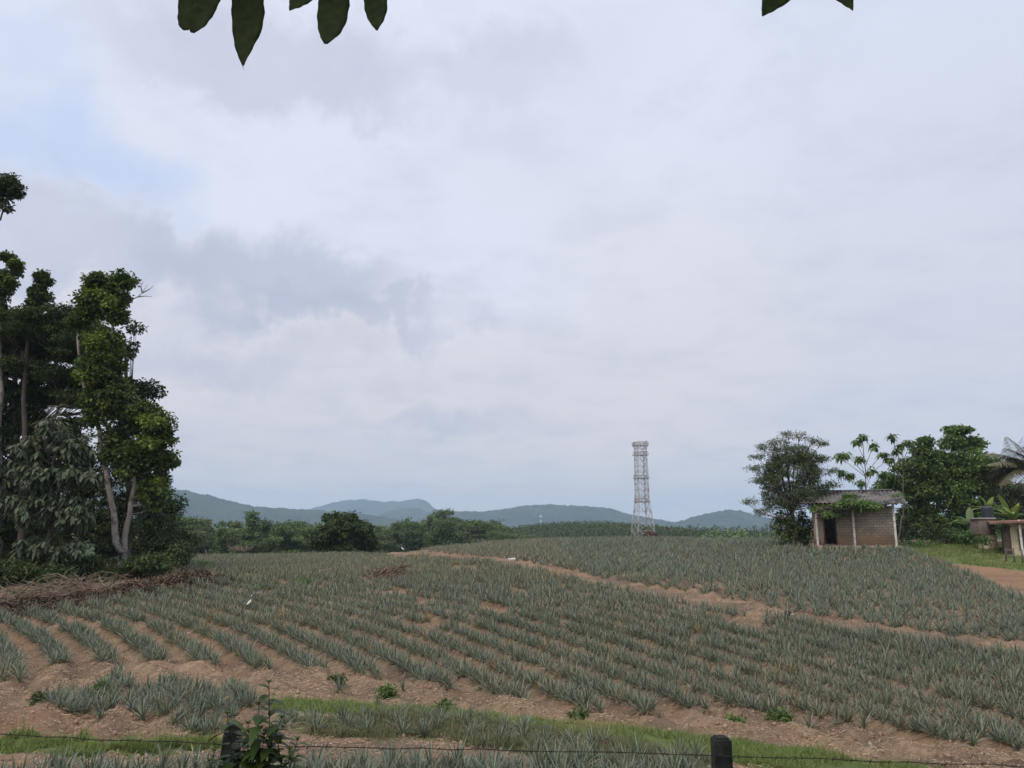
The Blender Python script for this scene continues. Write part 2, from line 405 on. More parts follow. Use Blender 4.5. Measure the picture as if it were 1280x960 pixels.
def soil_material():
    m, k = mat('soil_and_grass')
    pos = k.n('ShaderNodeNewGeometry').outputs['Position']
    A = lambda nme: k.n('ShaderNodeAttribute', attribute_name=nme).outputs['Fac']
    n1 = k.noise(pos, .55, 6, .6); n2 = k.noise(pos, 3.5, 6, .65); n3 = k.noise(pos, 17, 5, .7); n4 = k.noise(pos, .12, 4, .5)
    c = k.mix(k.ramp(n2, .35, .68), (.215, .140, .088, 1), (.340, .237, .150, 1))
    c = k.mix(k.m('MULTIPLY', k.ramp(n1, .43, .62), .85), c, (.145, .10, .072, 1))
    c = k.mix(k.m('MULTIPLY', k.ramp(n3, .5, .75), .55), c, (.46, .34, .24, 1))
    c = k.mix(k.m('MULTIPLY', k.ramp(n3, .46, .28), .5), c, (.13, .075, .055, 1))
    c = k.mix(k.m('MULTIPLY', A('red'), .55), c, k.mix(k.ramp(n2, .3, .7), (.34, .19, .10, 1), (.23, .13, .08, 1)))
    g = k.mix(k.ramp(n2, .35, .65), (.085, .12, .035, 1), (.15, .185, .06, 1))
    g = k.mix(k.m('MULTIPLY', k.ramp(n1, .5, .7), .6), g, (.19, .15, .08, 1))
    gm = k.ramp(k.m('ADD', A('grassy'), k.m('MULTIPLY', k.m('SUBTRACT', n2, .5), .9)), .35, .65)
    c = k.mix(gm, c, g)
    fg = k.mix(k.ramp(n4, .35, .65), (.04, .065, .022, 1), (.065, .085, .03, 1))
    c = k.mix(A('lowland'), c, fg)
    bp = k.n('ShaderNodeBump', {'Height': k.m('ADD', n3, k.m('MULTIPLY', n2, .8)), 'Strength': .9, 'Distance': .06})
    p = k.n('ShaderNodeBsdfPrincipled', {'Base Color': c, 'Roughness': .95, 'Specular IOR Level': .1, 'Normal': bp})
    k.n('ShaderNodeOutputMaterial', {0: p}); return m

# ------------------------------------------------------------------ ground sheet
def build_ground():
    az = np.r_[np.linspace(-180, -44, 60)[:-1], np.arange(-44, 44, .125), np.linspace(44, 180, 60)]
    az = np.radians(az)
    r = [0.4]
    while r[-1] < 12: r.append(r[-1] * 1.045)
    while r[-1] < 34: r.append(r[-1] * 1.0042)
    while r[-1] < 95: r.append(r[-1] * 1.008)
    while r[-1] < 6000: r.append(r[-1] * 1.035)
    r = np.array(r)
    RR, AA = np.meshgrid(r, az, indexing='ij')
    x = RR * np.sin(AA); y = RR * np.cos(AA)
    z = terrain(x.ravel(), y.ravel()).reshape(x.shape)
    n, m = x.shape
    i = np.arange(n - 1)[:, None] * m; j = np.arange(m - 1)[None]
    Q = np.stack([i + j, i + m + j, i + m + j + 1, i + j + 1], -1).reshape(-1, 4)
    b = MB(); b.add(np.stack([x, y, z], -1).reshape(-1, 3), Q)
    # centre fan under the camera
    o = b.build('ground', soil_material(), smooth=True)
    tag(o, kind='structure')
    xs, ys = x.ravel(), y.ravel()
    jx = xs + .5 * (fbm(xs * .9, ys * .9, 21) - .5) * 2; jy = ys + .5 * (fbm(xs * .9, ys * .9, 22) - .5) * 2
    gr = np.zeros(len(xs))
    for z_, w in ((Z_GRASS, 1), (Z_GRASS2, 1), (Z_YARD, .85), (Z_SCRUB, .55)): gr = np.maximum(gr, inside(jx, jy, z_) * w)
    gr = np.maximum(gr, (ys < 11) * .8)
    farm = inside(xs, ys, Z_MID) & (ys > 42) & (xs < -2)
    gr = np.maximum(gr, farm * .45)
    red = np.zeros(len(xs))
    for cx, cy, s_ in RED: red = np.maximum(red, np.exp(-((jx - cx) ** 2 + (jy - cy) ** 2 * .6) / s_ ** 2))
    red = np.maximum(red, inside(xs, ys, Z_MID) * sstep(.5, .8, fbm(xs * .5, ys * .5, 44)) * .5)
    low = sstep(96, 105, ys) + sstep(60, 70, ys) * (xs < -22)
    side = sstep(0, 3, -xs - .62 * ys) * (ys > 20) * .7
    for nme, arr in (('grassy', gr), ('red', red), ('lowland', np.clip(low + side, 0, 1))):
        a = o.data.attributes.new(nme, 'FLOAT', 'POINT'); a.data.foreach_set('value', arr.astype(np.float32))
build_ground()

# ------------------------------------------------------------------ far hills
def build_hills(name, prof, dist, depth, seed, rough=1.0):
    us = np.array([p[0] for p in prof], float); vs = np.array([p[1] for p in prof], float)
    a = np.radians(np.linspace(math.degrees(math.atan((us[0] - 640) / F)), math.degrees(math.atan((us[-1] - 640) / F)), 700))
    u = np.tan(a) * F + 640
    v = np.interp(u, us, vs)
    k = np.ones(9) / 9; v = np.convolve(np.pad(v, 4, mode='edge'), k, 'valid')
    el = np.tan(np.arctan((480 - v) / F) + PITCH)
    rr = np.linspace(-1, 1.2, 90)
    X = []; floor = -12.
    AA, RR = np.meshgrid(a, rr, indexing='ij')
    rad = dist + RR * depth
    top = (el * dist * 1.0)[:, None]
    shape = np.exp(-(RR * 1.55) ** 2)
    x = rad * np.sin(AA); y = rad * np.cos(AA)
    z = floor + (top - floor) * shape
    big = (fbm(x / 420, y / 420, seed, 5) - .5)
    z += big * 60 * (np.abs(RR) > .02) * np.minimum(1, np.abs(RR) * 3) * shape * rough
    z += (fbm(x / 26, y / 26, seed + 5, 3) - .5) * 13 * np.clip(shape * 1.5, 0, 1) + (fbm(x / 9, y / 9, seed + 8, 2) - .5) * 6 * shape
    z = np.where(shape < .12, np.minimum(z, floor - 4), z)
    n, m = x.shape
    i = np.arange(n - 1)[:, None] * m; j = np.arange(m - 1)[None]
    Q = np.stack([i + j, i + j + 1, i + m + j + 1, i + m + j], -1).reshape(-1, 4)
    b = MB(); b.add(np.stack([x, y, z], -1).reshape(-1, 3), Q)
    return tag(b.build(name, M['hill'], smooth=True), kind='structure')
M['hill'] = noisemat('hill_forest', (.022, .038, .026), (.040, .058, .034), .012, .9, (.055, .07, .04), .003, 1.0, .06)
M['hill'].node_tree.nodes['Bump'].inputs['Distance'].default_value = 6
build_hills('hills', [(-700,640),(-300,620),(0,606),(120,607),(195,613),(225,616),(255,621),(285,627),(310,634),(345,637),(380,639),(440,642),(500,650),(560,662),(620,675)], 2300, 520, 3)
build_hills('hills', [(330,655),(385,639),(410,632),(430,627),(455,625),(480,628),(505,627),(525,624),(534,627),(545,637),(570,640),(620,641),(700,650),(760,668)], 4700, 600, 13)
build_hills('hills', [(440,662),(480,643),(500,637),(520,636),(540,641),(570,652),(620,668)], 3300, 300, 23)
build_hills('hills', [(480,668),(545,641),(600,640),(630,637),(660,633),(690,631),(715,633),(740,634),(765,638),(790,645),(815,650),(850,655),(900,660),(960,668)], 2700, 480, 33)
build_hills('hills', [(790,668),(850,651),(878,644),(905,639),(925,641),(945,646),(965,652),(1040,655),(1150,645),(1280,640),(1500,650),(1900,665)], 2500, 480, 43)

# ------------------------------------------------------------------ trees
def clump_tree(name, label, cat, base, trunks, lobes, leaf, bark, L=.16, Wd=None, rc=.45, nleaf=45, group=None,
               seed=1, limb=.035, droop=.25, tintp=.12, gap=0., flat=.6, twigs=True, big=False, core=0):
    rng = np.random.default_rng(seed)
    base = np.asarray(base, float)
    root = empty(name, base, label, cat, group)
    tb = MB(); cb = MB(); Wd = Wd or L * .5
    tp = []
    for tr in trunks:
        pts = np.array([t[0] for t in tr], float); rad = np.array([t[1] for t in tr], float)
        # resample with a gentle wobble
        s_ = np.linspace(0, len(pts) - 1, (len(pts) - 1) * 4 + 1)
        pp = np.stack([np.interp(s_, np.arange(len(pts)), pts[:, k]) for k in range(3)], 1); rr = np.interp(s_, np.arange(len(pts)), rad)
        pp[1:-1] += rng.normal(0, 1, (len(pp) - 2, 3)) * rr[1:-1, None] * .35
        tb.tube(pp, rr, 9)
        tp.append(np.c_[pp, rr])
    tp = np.concatenate(tp)
    for lob in lobes:
        c, rad, n = np.asarray(lob[0], float), np.asarray(lob[1], float), lob[2]
        tn = lob[3] if len(lob) > 3 else None
        for i in range(n):
            d = rng.normal(size=3); d /= np.linalg.norm(d)
            q = c + d * rad * rng.uniform(.25, 1) ** .6
            if gap and fbm(np.array([q[0] * 1.1]), np.array([q[2] * 1.1 + q[1]]), seed)[0] < gap: continue
            # limb from the trunk
            dd = np.linalg.norm(tp[:, :3] - q, axis=1) + np.where(tp[:, 2] > q[2] - .1, 3., 0)
            k = int(np.argmin(dd)); p0 = tp[k, :3]
            if twigs and np.linalg.norm(q - p0) > .3:
                mid = (p0 + q) / 2 + np.array([0, 0, -.12 * np.linalg.norm(q - p0)]) + rng.normal(0, .08, 3)
                t = np.linspace(0, 1, 5)[:, None]
                path = (1 - t) ** 2 * p0 + 2 * t * (1 - t) * mid + t ** 2 * q
                r0 = min(tp[k, 3] * .6, limb * (.5 + np.linalg.norm(q - p0) * .35))
                tb.tube(path, np.linspace(r0, .010, 5), 5, cap=False)
            m = max(3, int(nleaf * rng.uniform(.6, 1.3)))
            off = rng.normal(size=(m, 3)); off /= np.linalg.norm(off, axis=1)[:, None]
            off *= (rng.uniform(0, 1, m) ** .5)[:, None] * rc * rng.uniform(.65, 1.35) * np.array([1, 1, flat])
            dirs = off / rc + rng.normal(0, .45, (m, 3)) + np.array([0, 0, -droop])
            ti = tn if tn is not None else (rng.uniform(.4, .9) if rng.random() < tintp else rng.uniform(0, .25))
            tint = np.clip(ti + rng.normal(0, .08, m), 0, 1)
            Ls = L * rng.uniform(.65, 1.25, m)
            if big: 
                d2 = dirs / (np.linalg.norm(dirs, axis=1)[:, None] + 1e-9)
                cb.strips(q + off * .35, d2, Ls, Wd * rng.uniform(.8, 1.2, m), 4, [.15, .8, 1, .7, .05], rng.uniform(.2, .6, m), tint, .12)
            else: cb.leaves(q + off, dirs, Ls, Wd * Ls / L, tint, rng=rng)
    tb.build('trunk', bark, root, True, base)
    if cb.V: cb.build('crown', leaf, root, False, base)
    return root
def lb(u, v, ru, rv, Y, n, tint=None, dz=None):
    s_ = Y / F
    r = (ru * s_, (dz if dz else ru * s_ * .8), rv * s_)
    return (P(u, v, Y), r, n) if tint is None else (P(u, v, Y), r, n, tint)
def path(Y, *pts): return [(P(u, v, Y + (dy[0] if dy else 0)), r) for (u, v, r, *dy) in pts]

def left_trees():
    Y = 42
    b = P(150, 716, Y); b[2] = gz(b[0], b[1]) - .1
    t = [[(b, .24)] + path(Y, (148, 690, .19), (140, 640, .15), (133, 590, .13), (124, 540, .12), (112, 500, .13), (100, 460, .10), (97, 410, .07), (112, 375, .05)),
         [(b + [.15, .1, 0], .19)] + path(Y, (156, 670, .15), (165, 620, .12), (172, 570, .10), (182, 530, .09), (190, 515, .05)),
         path(Y, (112, 500, .12), (122, 470, .11), (135, 430, .09), (146, 390, .07), (155, 350, .04))]
    lobes = [lb(112, 375, 12, 18, Y, 22), lb(122, 352, 15, 9, Y, 24), lb(143, 360, 6, 8, Y, 5), lb(155, 351, 12, 10, Y, 20),
             lb(150, 372, 11, 12, Y, 14), lb(146, 392, 10, 12, Y, 16), lb(100, 400, 9, 14, Y, 16), lb(130, 385, 10, 14, Y, 10), lb(125, 425, 24, 18, Y, 42, None, 1.2),
             lb(132, 460, 26, 26, Y, 60, None, 1.3), lb(148, 500, 20, 26, Y, 46, None, 1.3), lb(116, 505, 12, 30, Y, 28),
             lb(196, 540, 19, 26, Y, 42, .28), lb(178, 515, 22, 18, Y, 34), lb(206, 574, 17, 10, Y, 22), lb(172, 575, 22, 26, Y, 44), lb(192, 610, 14, 26, Y, 30), lb(140, 560, 10, 30, Y, 14),
             lb(120, 432, 10, 10, Y - .8, 8, .8), lb(120, 365, 6, 6, Y - .6, 5, .7), lb(190, 525, 12, 8, Y - 1, 8, .7), lb(140, 378, 5, 8, Y - .6, 4, .6), lb(110, 470, 6, 8, Y - .8, 5, .6), lb(186, 550, 8, 8, Y - 1, 5, .7)]
    r = clump_tree('vine_covered_tree', 'tall pale double trunked tree draped in green creeper, nearest the field', 'tree', b, t, lobes, M['vine'], M['bark'], .20, .15, .42, 80, seed=3)
    tw = MB(); p0 = P(148, 388, Y)
    for pts in (((148, 388), (160, 377), (172, 371), (178, 366), (184, 356)), ((172, 371), (181, 370), (190, 371)), ((178, 366), (186, 362), (192, 357)), ((178, 366), (176, 358), (179, 352))):
        tw.tube([P(a, c, Y) for a, c in pts], np.linspace(.045, .012, len(pts)), 5)
    tw.build('bare_branch', M['bark'], r, True, r.location)
    # spindly creeper clad trees behind
    Y = 45
    def g0(u, Y):
        p = P(u, 700, Y); p[2] = gz(p[0], p[1]) - .1; return p
    b = g0(30, Y)
    clump_tree('creeper_clad_snag', 'thin snag topped by one upright tuft of creeper, above the flat canopy', 'tree', b,
        [[(b, .22)] + path(Y, (30, 560, .16), (33, 440, .11), (37, 400, .09), (46, 370, .06), (54, 345, .04)), path(Y, (48, 385, .03), (50, 402, .02), (60, 410, .012)), path(Y, (44, 362, .02), (41, 352, .012))],
        [lb(54, 345, 5, 8, Y, 9), lb(58, 351, 6, 6, Y, 8), lb(49, 366, 9, 10, Y, 18), lb(55, 373, 6, 6, Y, 6), lb(43, 380, 7, 9, Y, 11), lb(38, 392, 5, 8, Y, 8), lb(33, 405, 7, 10, Y, 9)], M['vine'], M['darkbark'], .20, .15, .32, 75, seed=5)
    b = g0(-4, Y)
    clump_tree('creeper_clad_snag', 'forked creeper clad snag at the left edge above the flat canopy', 'tree', b,
        [[(b, .24)] + path(Y, (-2, 560, .18), (0, 430, .13), (3, 380, .09), (8, 340, .06), (9, 318, .04)), path(Y, (4, 375, .05), (14, 350, .04), (21, 330, .03))],
        [lb(9, 320, 5, 5, Y, 8), lb(20, 334, 6, 9, Y, 11), lb(14, 352, 6, 7, Y, 7), lb(4, 365, 9, 10, Y, 16), lb(4, 345, 5, 10, Y, 7), lb(-2, 390, 9, 18, Y, 18), lb(-14, 350, 8, 20, Y, 14)], M['vine'], M['bark'], .20, .15, .32, 75, seed=6)
    Y = 40
    b = g0(-130, Y)
    clump_tree('tall_tree', 'tall tree beyond the left edge with one high leafy bough reaching in', 'tree', b,
        [[(b, .3)] + path(Y, (-125, 560, .24), (-110, 400, .18), (-70, 330, .12), (-30, 300, .09), (0, 274, .05), (8, 255, .035), (12, 236, .02))],
        [lb(10, 228, 16, 10, Y, 26), lb(16, 238, 12, 9, Y, 16), lb(0, 243, 14, 10, Y, 20), lb(-20, 232, 20, 14, Y, 24), lb(-60, 290, 30, 24, Y, 30), lb(-100, 400, 40, 60, Y, 60), lb(6, 260, 6, 5, Y, 3)], M['dark'], M['darkbark'], .17, .12, .32, 60, seed=7)
    # flat layered canopy tree
    Y = 47
    b = g0(12, Y)
    layers = []
    rng = random.Random(4)
    for (u, v, ru) in ((20, 398, 34), (60, 402, 34), (95, 396, 26), (10, 412, 36), (45, 420, 48), (84, 418, 34), (-20, 420, 30), (20, 438, 50), (75, 440, 44), (110, 450, 26), (0, 460, 46), (50, 462, 40), (90, 474, 34), (100, 430, 24), (115, 415, 18), (100, 490, 30), (20, 488, 34), (-30, 480, 40), (64, 496, 26), (110, 500, 24)):
        layers.append(lb(u, v, ru, 9, Y + rng.uniform(-1.5, 1.5), int(ru * 2.1), None, 2.6))
    clump_tree('flat_crowned_tree', 'broad dark tree with a flat layered crown behind the creeper trees', 'tree', b,
        [[(b, .36)] + path(Y, (14, 600, .28), (22, 520, .22), (20, 480, .16), (16, 430, .1), (22, 400, .05)), path(Y, (22, 520, .18), (6, 470, .14), (-2, 430, .09), (-20, 415, .05)),
         path(Y, (16, 560, .2), (27, 500, .17), (27, 450, .13), (32, 400, .05)), path(Y, (27, 500, .12), (60, 470, .1), (85, 430, .05)), path(Y, (22, 540, .13), (70, 520, .1), (84, 470, .08), (100, 450, .04))],
        layers, M['canopy'], M['bark'], .19, .11, .5, 55, seed=9, flat=.35, droop=.05)
    # darker trees filling the wood
    def filler(u, Y, lobes, label, seed, leaf='dark', vt=540):
        b = g0(u, Y)
        clump_tree('woodland_tree', label, 'tree', b, [[(b, .2)] + path(Y, (u, 690, .17), (u + 3, max(vt, 650), .13), (u, vt, .08))], [lb(*l) for l in lobes], M[leaf], M['darkbark'], .22, .15, .6, 60, seed=seed, twigs=True)
    filler(160, 45, [(165, 480, 20, 8, 45, 12), (185, 488, 18, 8, 45, 12), (160, 500, 24, 14, 45, 20), (150, 440, 12, 8, 45, 9), (164, 411, 8, 4, 45, 4), (158, 428, 6, 4, 45, 3), (160, 540, 26, 34, 45, 40), (162, 600, 34, 40, 45, 55), (150, 650, 30, 30, 45, 30)], 'dark tree right behind the pale double trunk', 11)
    filler(215, 49, [(200, 640, 24, 34, 49, 50), (215, 680, 22, 20, 49, 34), (180, 690, 30, 18, 48, 34), (150, 690, 24, 16, 48, 26)], 'low dark tree behind the shrub at the right end of the wood', 10, 'dark', 665)
    filler(100, 46, [(90, 560, 34, 30, 46, 44), (100, 600, 40, 34, 46, 60), (100, 650, 44, 34, 46, 60), (86, 530, 22, 10, 46, 14)], 'dark tree between the double trunk and the grey leaved tree', 12)
    filler(30, 47, [(20, 560, 50, 30, 47, 60), (35, 600, 50, 34, 47, 70), (40, 650, 56, 34, 47, 80), (0, 530, 26, 20, 47, 26), (45, 530, 20, 14, 47, 16), (30, 500, 34, 16, 47, 30), (0, 490, 24, 18, 47, 22), (75, 495, 26, 12, 47, 16), (50, 480, 30, 10, 47, 14)], 'dark tree deep behind the grey leaved tree', 13)
    filler(-40, 45, [(-40, 540, 46, 50, 45, 70), (-30, 620, 50, 50, 45, 80), (-10, 680, 40, 24, 45, 40), (-60, 470, 40, 40, 45, 50)], 'dark tree cut off by the left edge', 14)
    # understory tree with large drooping grey green leaves
    Y = 39
    b = P(60, 728, Y); b[2] = gz(b[0], b[1]) - .1
    lo = [(70, 545, 16, 16, 16), (40, 560, 22, 14, 18), (95, 560, 18, 16, 18), (20, 590, 18, 16, 16), (55, 590, 28, 18, 26), (100, 590, 20, 18, 18), (15, 625, 16, 18, 14), (50, 635, 30, 22, 30), (95, 640, 24, 22, 24), (45, 680, 26, 16, 18), (85, 685, 20, 14, 12), (118, 595, 9, 5, 5), (60, 530, 10, 8, 8)]
    r = clump_tree('large_leaved_tree', 'understory tree with big drooping grey green leaves and pale young tips', 'tree', b,
        [[(b, .12)] + path(Y, (60, 690, .1), (62, 640, .08), (66, 580, .06), (72, 530, .03)), path(Y, (61, 660, .06), (40, 610, .04), (30, 580, .02)), path(Y, (61, 650, .06), (90, 600, .04), (98, 570, .02))],
        [lb(u, v, ru, rv, Y, int(n * 1.7), None, 1.0) for u, v, ru, rv, n in lo], M['teak'], M['darkbark'], .33, .15, .38, 20, seed=15, droop=.9, big=True, tintp=0)
    mb = MB(); rg = np.random.default_rng(4)
    for (u, v0, v1) in ((66, 545, 507), (79, 545, 506), (58, 548, 524), (50, 552, 528), (84, 560, 535), (108, 560, 542), (36, 560, 545)):
        for t in np.linspace(0, 1, 8):
            c = P(u, v0 + (v1 - v0) * t, Y - .5)
            for sgn in (-1, 1):
                mb.strips(c[None], np.array([[sgn * 1., rg.uniform(-.4, .4), .35 - .1 * t]]), .36 * (1 - .35 * t), .12, 4, [.3, .9, 1, .7, .05], .75, .55 + .4 * t, .1)
    mb.build('young_leaves', M['teak'], r, False, r.location)
    # shrubs along the foot
    def bush(u, v, ru, rv, Y, n, leaf, label, seed, L=.16, name='shrub', cat='shrub', group=None):
        b = P(u, v + rv, Y); b[2] = gz(b[0], b[1]) - .05
        top = P(u, v - rv * .3, Y)
        return clump_tree(name, label, cat, b, [[(b, .05), ((b + top) / 2, .035), (top, .015)]], [lb(u, v, ru, rv, Y, n)], M[leaf], M['darkbark'], L, L * .55, .38, 42, group, seed=seed, limb=.02)
    bush(200, 668, 27, 31, 43, 120, 'dark', 'dense dark shrub right of the pale double trunk', 21)
    bush(228, 690, 14, 14, 42, 20, 'dark', 'small dark shrub at the right end of the wood', 22)
    bush(185, 705, 34, 12, 41, 90, 'canopy', 'low green shrub to the right of the double trunk, behind the dry heap', 23)
    bush(110, 712, 34, 16, 40, 90, 'canopy', 'low green shrub at the left foot of the pale double trunk', 24)
    bush(70, 722, 30, 16, 38.5, 80, 'dark', 'low dark shrub at the foot of the grey leaved tree', 25)
    bush(25, 715, 36, 20, 38.5, 100, 'canopy', 'wide green shrub behind the dry sticks, near the left edge', 26)
    bush(-25, 720, 34, 22, 37.5, 50, 'canopy', 'green shrub cut by the left edge', 27)
    bush(132, 722, 16, 8, 39.5, 14, 'fresh', 'lighter green low shrub in front of the double trunk', 28)
    bush(248, 708, 12, 8, 45, 16, 'bright', 'bright green weeds at the end of the wood, by the field', 29, .13, 'weed_clump', 'weeds')
left_trees()

def stick_heap(name, label, pts, n, mt, Lr, rr, seed, cat='brush pile', spread=.8, h=.5, parent=None):
    rng = np.random.default_rng(seed)
    c0 = np.array([*pts[0], gz(*pts[0])])
    b = MB()
    pts = np.array(pts)
    for i in range(n):
        k = rng.uniform(0, len(pts) - 1); i0 = int(k)
        q = pts[i0] + (pts[min(i0 + 1, len(pts) - 1)] - pts[i0]) * (k - i0) + rng.normal(0, spread, 2) * .5
        z = gz(q[0], q[1]) + rng.uniform(0, h) * rng.uniform(.2, 1)
        L = rng.uniform(*Lr); a = rng.uniform(0, 2 * pi); e = rng.normal(.1, .35)
        d = np.array([cos(a) * cos(e), sin(a) * cos(e), sin(e)]) * L
        p = np.array([q[0], q[1], z])
        mid = p + d * .5 + rng.normal(0, .08, 3) * L
        r0 = rng.uniform(*rr)
        b.tube([p, mid, p + d], [r0, r0 * .7, r0 * .25], 5)
    o = b.build(name, mt, None, True, c0); o.location = c0
    return tag(o, label, cat)
def litter_mound(pts, seed, h, w, n, mt, name='leaf_heap', label='', L=.22):
    rng = np.random.default_rng(seed); pts = np.array(pts)
    c0 = np.array([*pts[0], gz(*pts[0])])
    k = rng.uniform(0, len(pts) - 1.001, n); i0 = k.astype(int); f = (k - i0)[:, None]
    q = pts[i0] * (1 - f) + pts[i0 + 1] * f
    off = rng.normal(0, 1, (n, 2)); q2 = q + off * w
    z = terrain(q2[:, 0], q2[:, 1]) + h * np.exp(-(off ** 2).sum(1) * .6) * rng.uniform(.5, 1, n) * (.6 + .8 * vnoise(q2[:, 0] * .8, q2[:, 1] * .8, seed))
    b = MB(); d = rng.normal(0, 1, (n, 3)); d[:, 2] = np.abs(d[:, 2]) * .5
    b.leaves(np.c_[q2, z], d, L * rng.uniform(.5, 1.4, n), L * .28, rng.uniform(0, 1, n), rng=rng)
    o = b.build(name, mt, None, False, c0); o.location = c0
    return tag(o, label, 'brush pile')
M['deadleaf'] = leafmat('dead_leaves', (.15, .10, .07), (.24, .175, .12), (.11, .075, .055), .9, 0, .1)
stick_heap('brush_pile', 'tangled heap of pale dry sticks at the foot of the wood on the left', [ray(-20, 765), ray(20, 760), ray(60, 752), ray(100, 748), ray(140, 740)], 620, M['dry'], (.4, 1.7), (.008, .028), 5, spread=1.1, h=.85)
litter_mound([ray(-20, 770), ray(60, 758), ray(120, 750)], 8, .35, .9, 9000, M['deadleaf'], 'dead_leaf_heap', 'brown dead leaves heaped under the dry sticks on the left', .2)
litter_mound([ray(150, 745), ray(195, 735), ray(235, 730), ray(262, 727)], 9, .42, .85, 14000, M['deadleaf'], 'dry_brush_mound', 'low reddish brown mound of dry brush beside the dark shrub', .24)
stick_heap('root_pile', 'small dark pile of uprooted stumps and roots in the middle of the field', [ray(480, 725), ray(487, 723), ray(495, 722)], 130, M['drybrown'], (.3, 1.1), (.012, .05), 6, spread=.7, h=.75)
stick_heap('log_pile', 'few grey weathered logs lying left of the dark root pile', [ray(465, 727), ray(475, 727)], 26, M['dry'], (.5, 1.3), (.02, .06), 7, cat='logs', spread=.5, h=.25)

# ------------------------------------------------------------------ distant trees
def line_trees():
    rng = random.Random(11); protos = []
    def proto(kind, seed):
        r = np.random.default_rng(seed); lob = []
        if kind == 'round': H = 9; lob = [((r.uniform(-2, 2), r.uniform(-2, 2), r.uniform(4.2, 7.4)), (1.9, 1.9, 1.3), 16) for _ in range(7)]
        elif kind == 'layered': H = 10; lob = [((r.uniform(-2.6, 2.6), r.uniform(-2.5, 2.5), 3.5 + i * .85), (2.6, 2.6, .35), 18) for i in range(7)]
        elif kind == 'narrow': H = 10; lob = [((r.uniform(-.7, .7), r.uniform(-.7, .7), 2.6 + i * 1.1), (1.5 - .12 * i, 1.5 - .12 * i, .9), 15) for i in range(7)]
        else: H = 9; lob = [((r.uniform(-3.2, 3.2), r.uniform(-3, 3), r.uniform(6.2, 7.6)), (1.9, 1.9, .55), 16) for _ in range(7)] + [((0, 0, 5.2), (2.5, 2.5, 1), 14)]
        tr = [[((0, 0, -.5), .22), ((.1, 0, H * .3), .17), ((-.1, .1, H * .6), .11), ((0, 0, H * .8), .04)]]
        return clump_tree('line_tree', None, None, (0, 0, 0), tr, lob, M['far'], M['darkbark'], .34, .24, .62, 34, seed=seed, tintp=.15, limb=.05)
    kinds = [('layered', 31), ('round', 32), ('narrow', 33), ('umbrella', 34), ('layered', 35), ('round', 36)]
    spots = []
    for u in list(range(192, 404, 12)): spots.append((u + rng.uniform(-5, 5), rng.uniform(135, 165), 'a'))
    for u in range(196, 404, 15): spots.append((u + rng.uniform(-6, 6), rng.uniform(175, 215), 'a'))
    for u in list(range(470, 655, 12)): spots.append((u + rng.uniform(-5, 5), rng.uniform(170, 200), 'b'))
    for u in range(476, 640, 17): spots.append((u + rng.uniform(-6, 6), rng.uniform(215, 250), 'b'))
    tops = np.array([(190,640),(215,636),(232,650),(260,653),(292,651),(302,648),(330,648),(360,646),(385,650),(405,652),(470,650),(490,647),(505,649),(522,646),(538,641),(560,638),(582,640),(594,650),(606,648),(618,652),(630,650),(645,654),(655,660)], float)
    lab = {'a': ('tree in the left part of the distant tree line, before the round tree', 'trees in the left distant tree line'),
           'b': ('tree in the right part of the distant tree line, past the round tree', 'trees in the right distant tree line')}
    done = {}
    for i, (u, Y, gname) in enumerate(spots):
        kind = rng.choice(['layered', 'round', 'narrow', 'umbrella', 'layered2', 'round2'])
        k = {'layered': 0, 'round': 1, 'narrow': 2, 'umbrella': 3, 'layered2': 4, 'round2': 5}[kind]
        p = P(u, 690, Y); p[2] = float(base_h(np.array([p[0]]), np.array([Y]))[0]) - .3
        vt = np.interp(u, tops[:, 0], tops[:, 1]) + rng.uniform(-2, 14) - (7 if rng.random() < .14 else 0) + (3 if Y > 170 and gname == 'a' else 0)
        top = P(u, vt, Y)[2]; H = max(4., top - p[2])
        if k not in done:
            o = proto(*kinds[k]); done[k] = o
        else:
            s0 = done[k]; o = s0.copy(); C.objects.link(o)
            for ch in s0.children:
                c = ch.copy(); C.objects.link(c); c.parent = o
        o.location = tuple(p); hs = H / (9 if k in (1, 3, 5) else 10) * 1.02
        ws = hs * rng.uniform(.85, 1.25)
        o.scale = (ws, ws, hs); o.rotation_euler = (0, 0, rng.uniform(0, 6.28))
        tag(o, ('layered', 'rounded', 'narrow upright', 'flat topped', 'loosely layered', 'bushy rounded')[k] + ' ' + lab[gname][0], 'tree', lab[gname][1])
    # round bushy tree on the crest
    Y = 82; b = P(430, 692, Y); b[2] = gz(b[0], Y) - .2
    clump_tree('bushy_tree', 'dark round bushy tree standing alone on the crest of the field', 'tree', b, [[(b, .2)] + path(Y, (430, 675, .15), (428, 655, .06))],
        [lb(430, 667, 40, 20, Y, 190, None, 3), lb(428, 650, 22, 8, Y, 50), lb(400, 676, 18, 12, Y, 46), lb(460, 674, 14, 14, Y, 44), lb(430, 684, 44, 8, Y, 60), lb(412, 647, 7, 4, Y, 9), lb(440, 645, 6, 5, Y, 9)], M['dark'], M['darkbark'], .26, .18, .42, 60, seed=41, tintp=.3)
    # pale leafless umbrella tree
    Y = 120; b = P(303, 697, Y); b[2] = gz(b[0], Y)
    r = empty('bare_tree', b, 'pale leafless umbrella shaped tree in front of the distant tree line', 'tree'); mb = MB(); rg = np.random.default_rng(3)
    mb.tube([b, P(303, 690, Y)], [.12, .08], 6)
    for i in range(60):
        e = P(303 + rg.uniform(-17, 17), 686, Y); e[1] += rg.uniform(-2, 2); e[2] = P(303, 683 + (abs(e[0] - P(303, 686, Y)[0]) / 2.2) ** 2 * 3, Y)[2] + rg.normal(0, .1)
        m = (P(303, 692, Y) + e) / 2 + [0, 0, .05]
        mb.tube([P(303, 692, Y), m, e, e + rg.normal(0, .4, 3)], [.05, .04, .02, .01], 4)
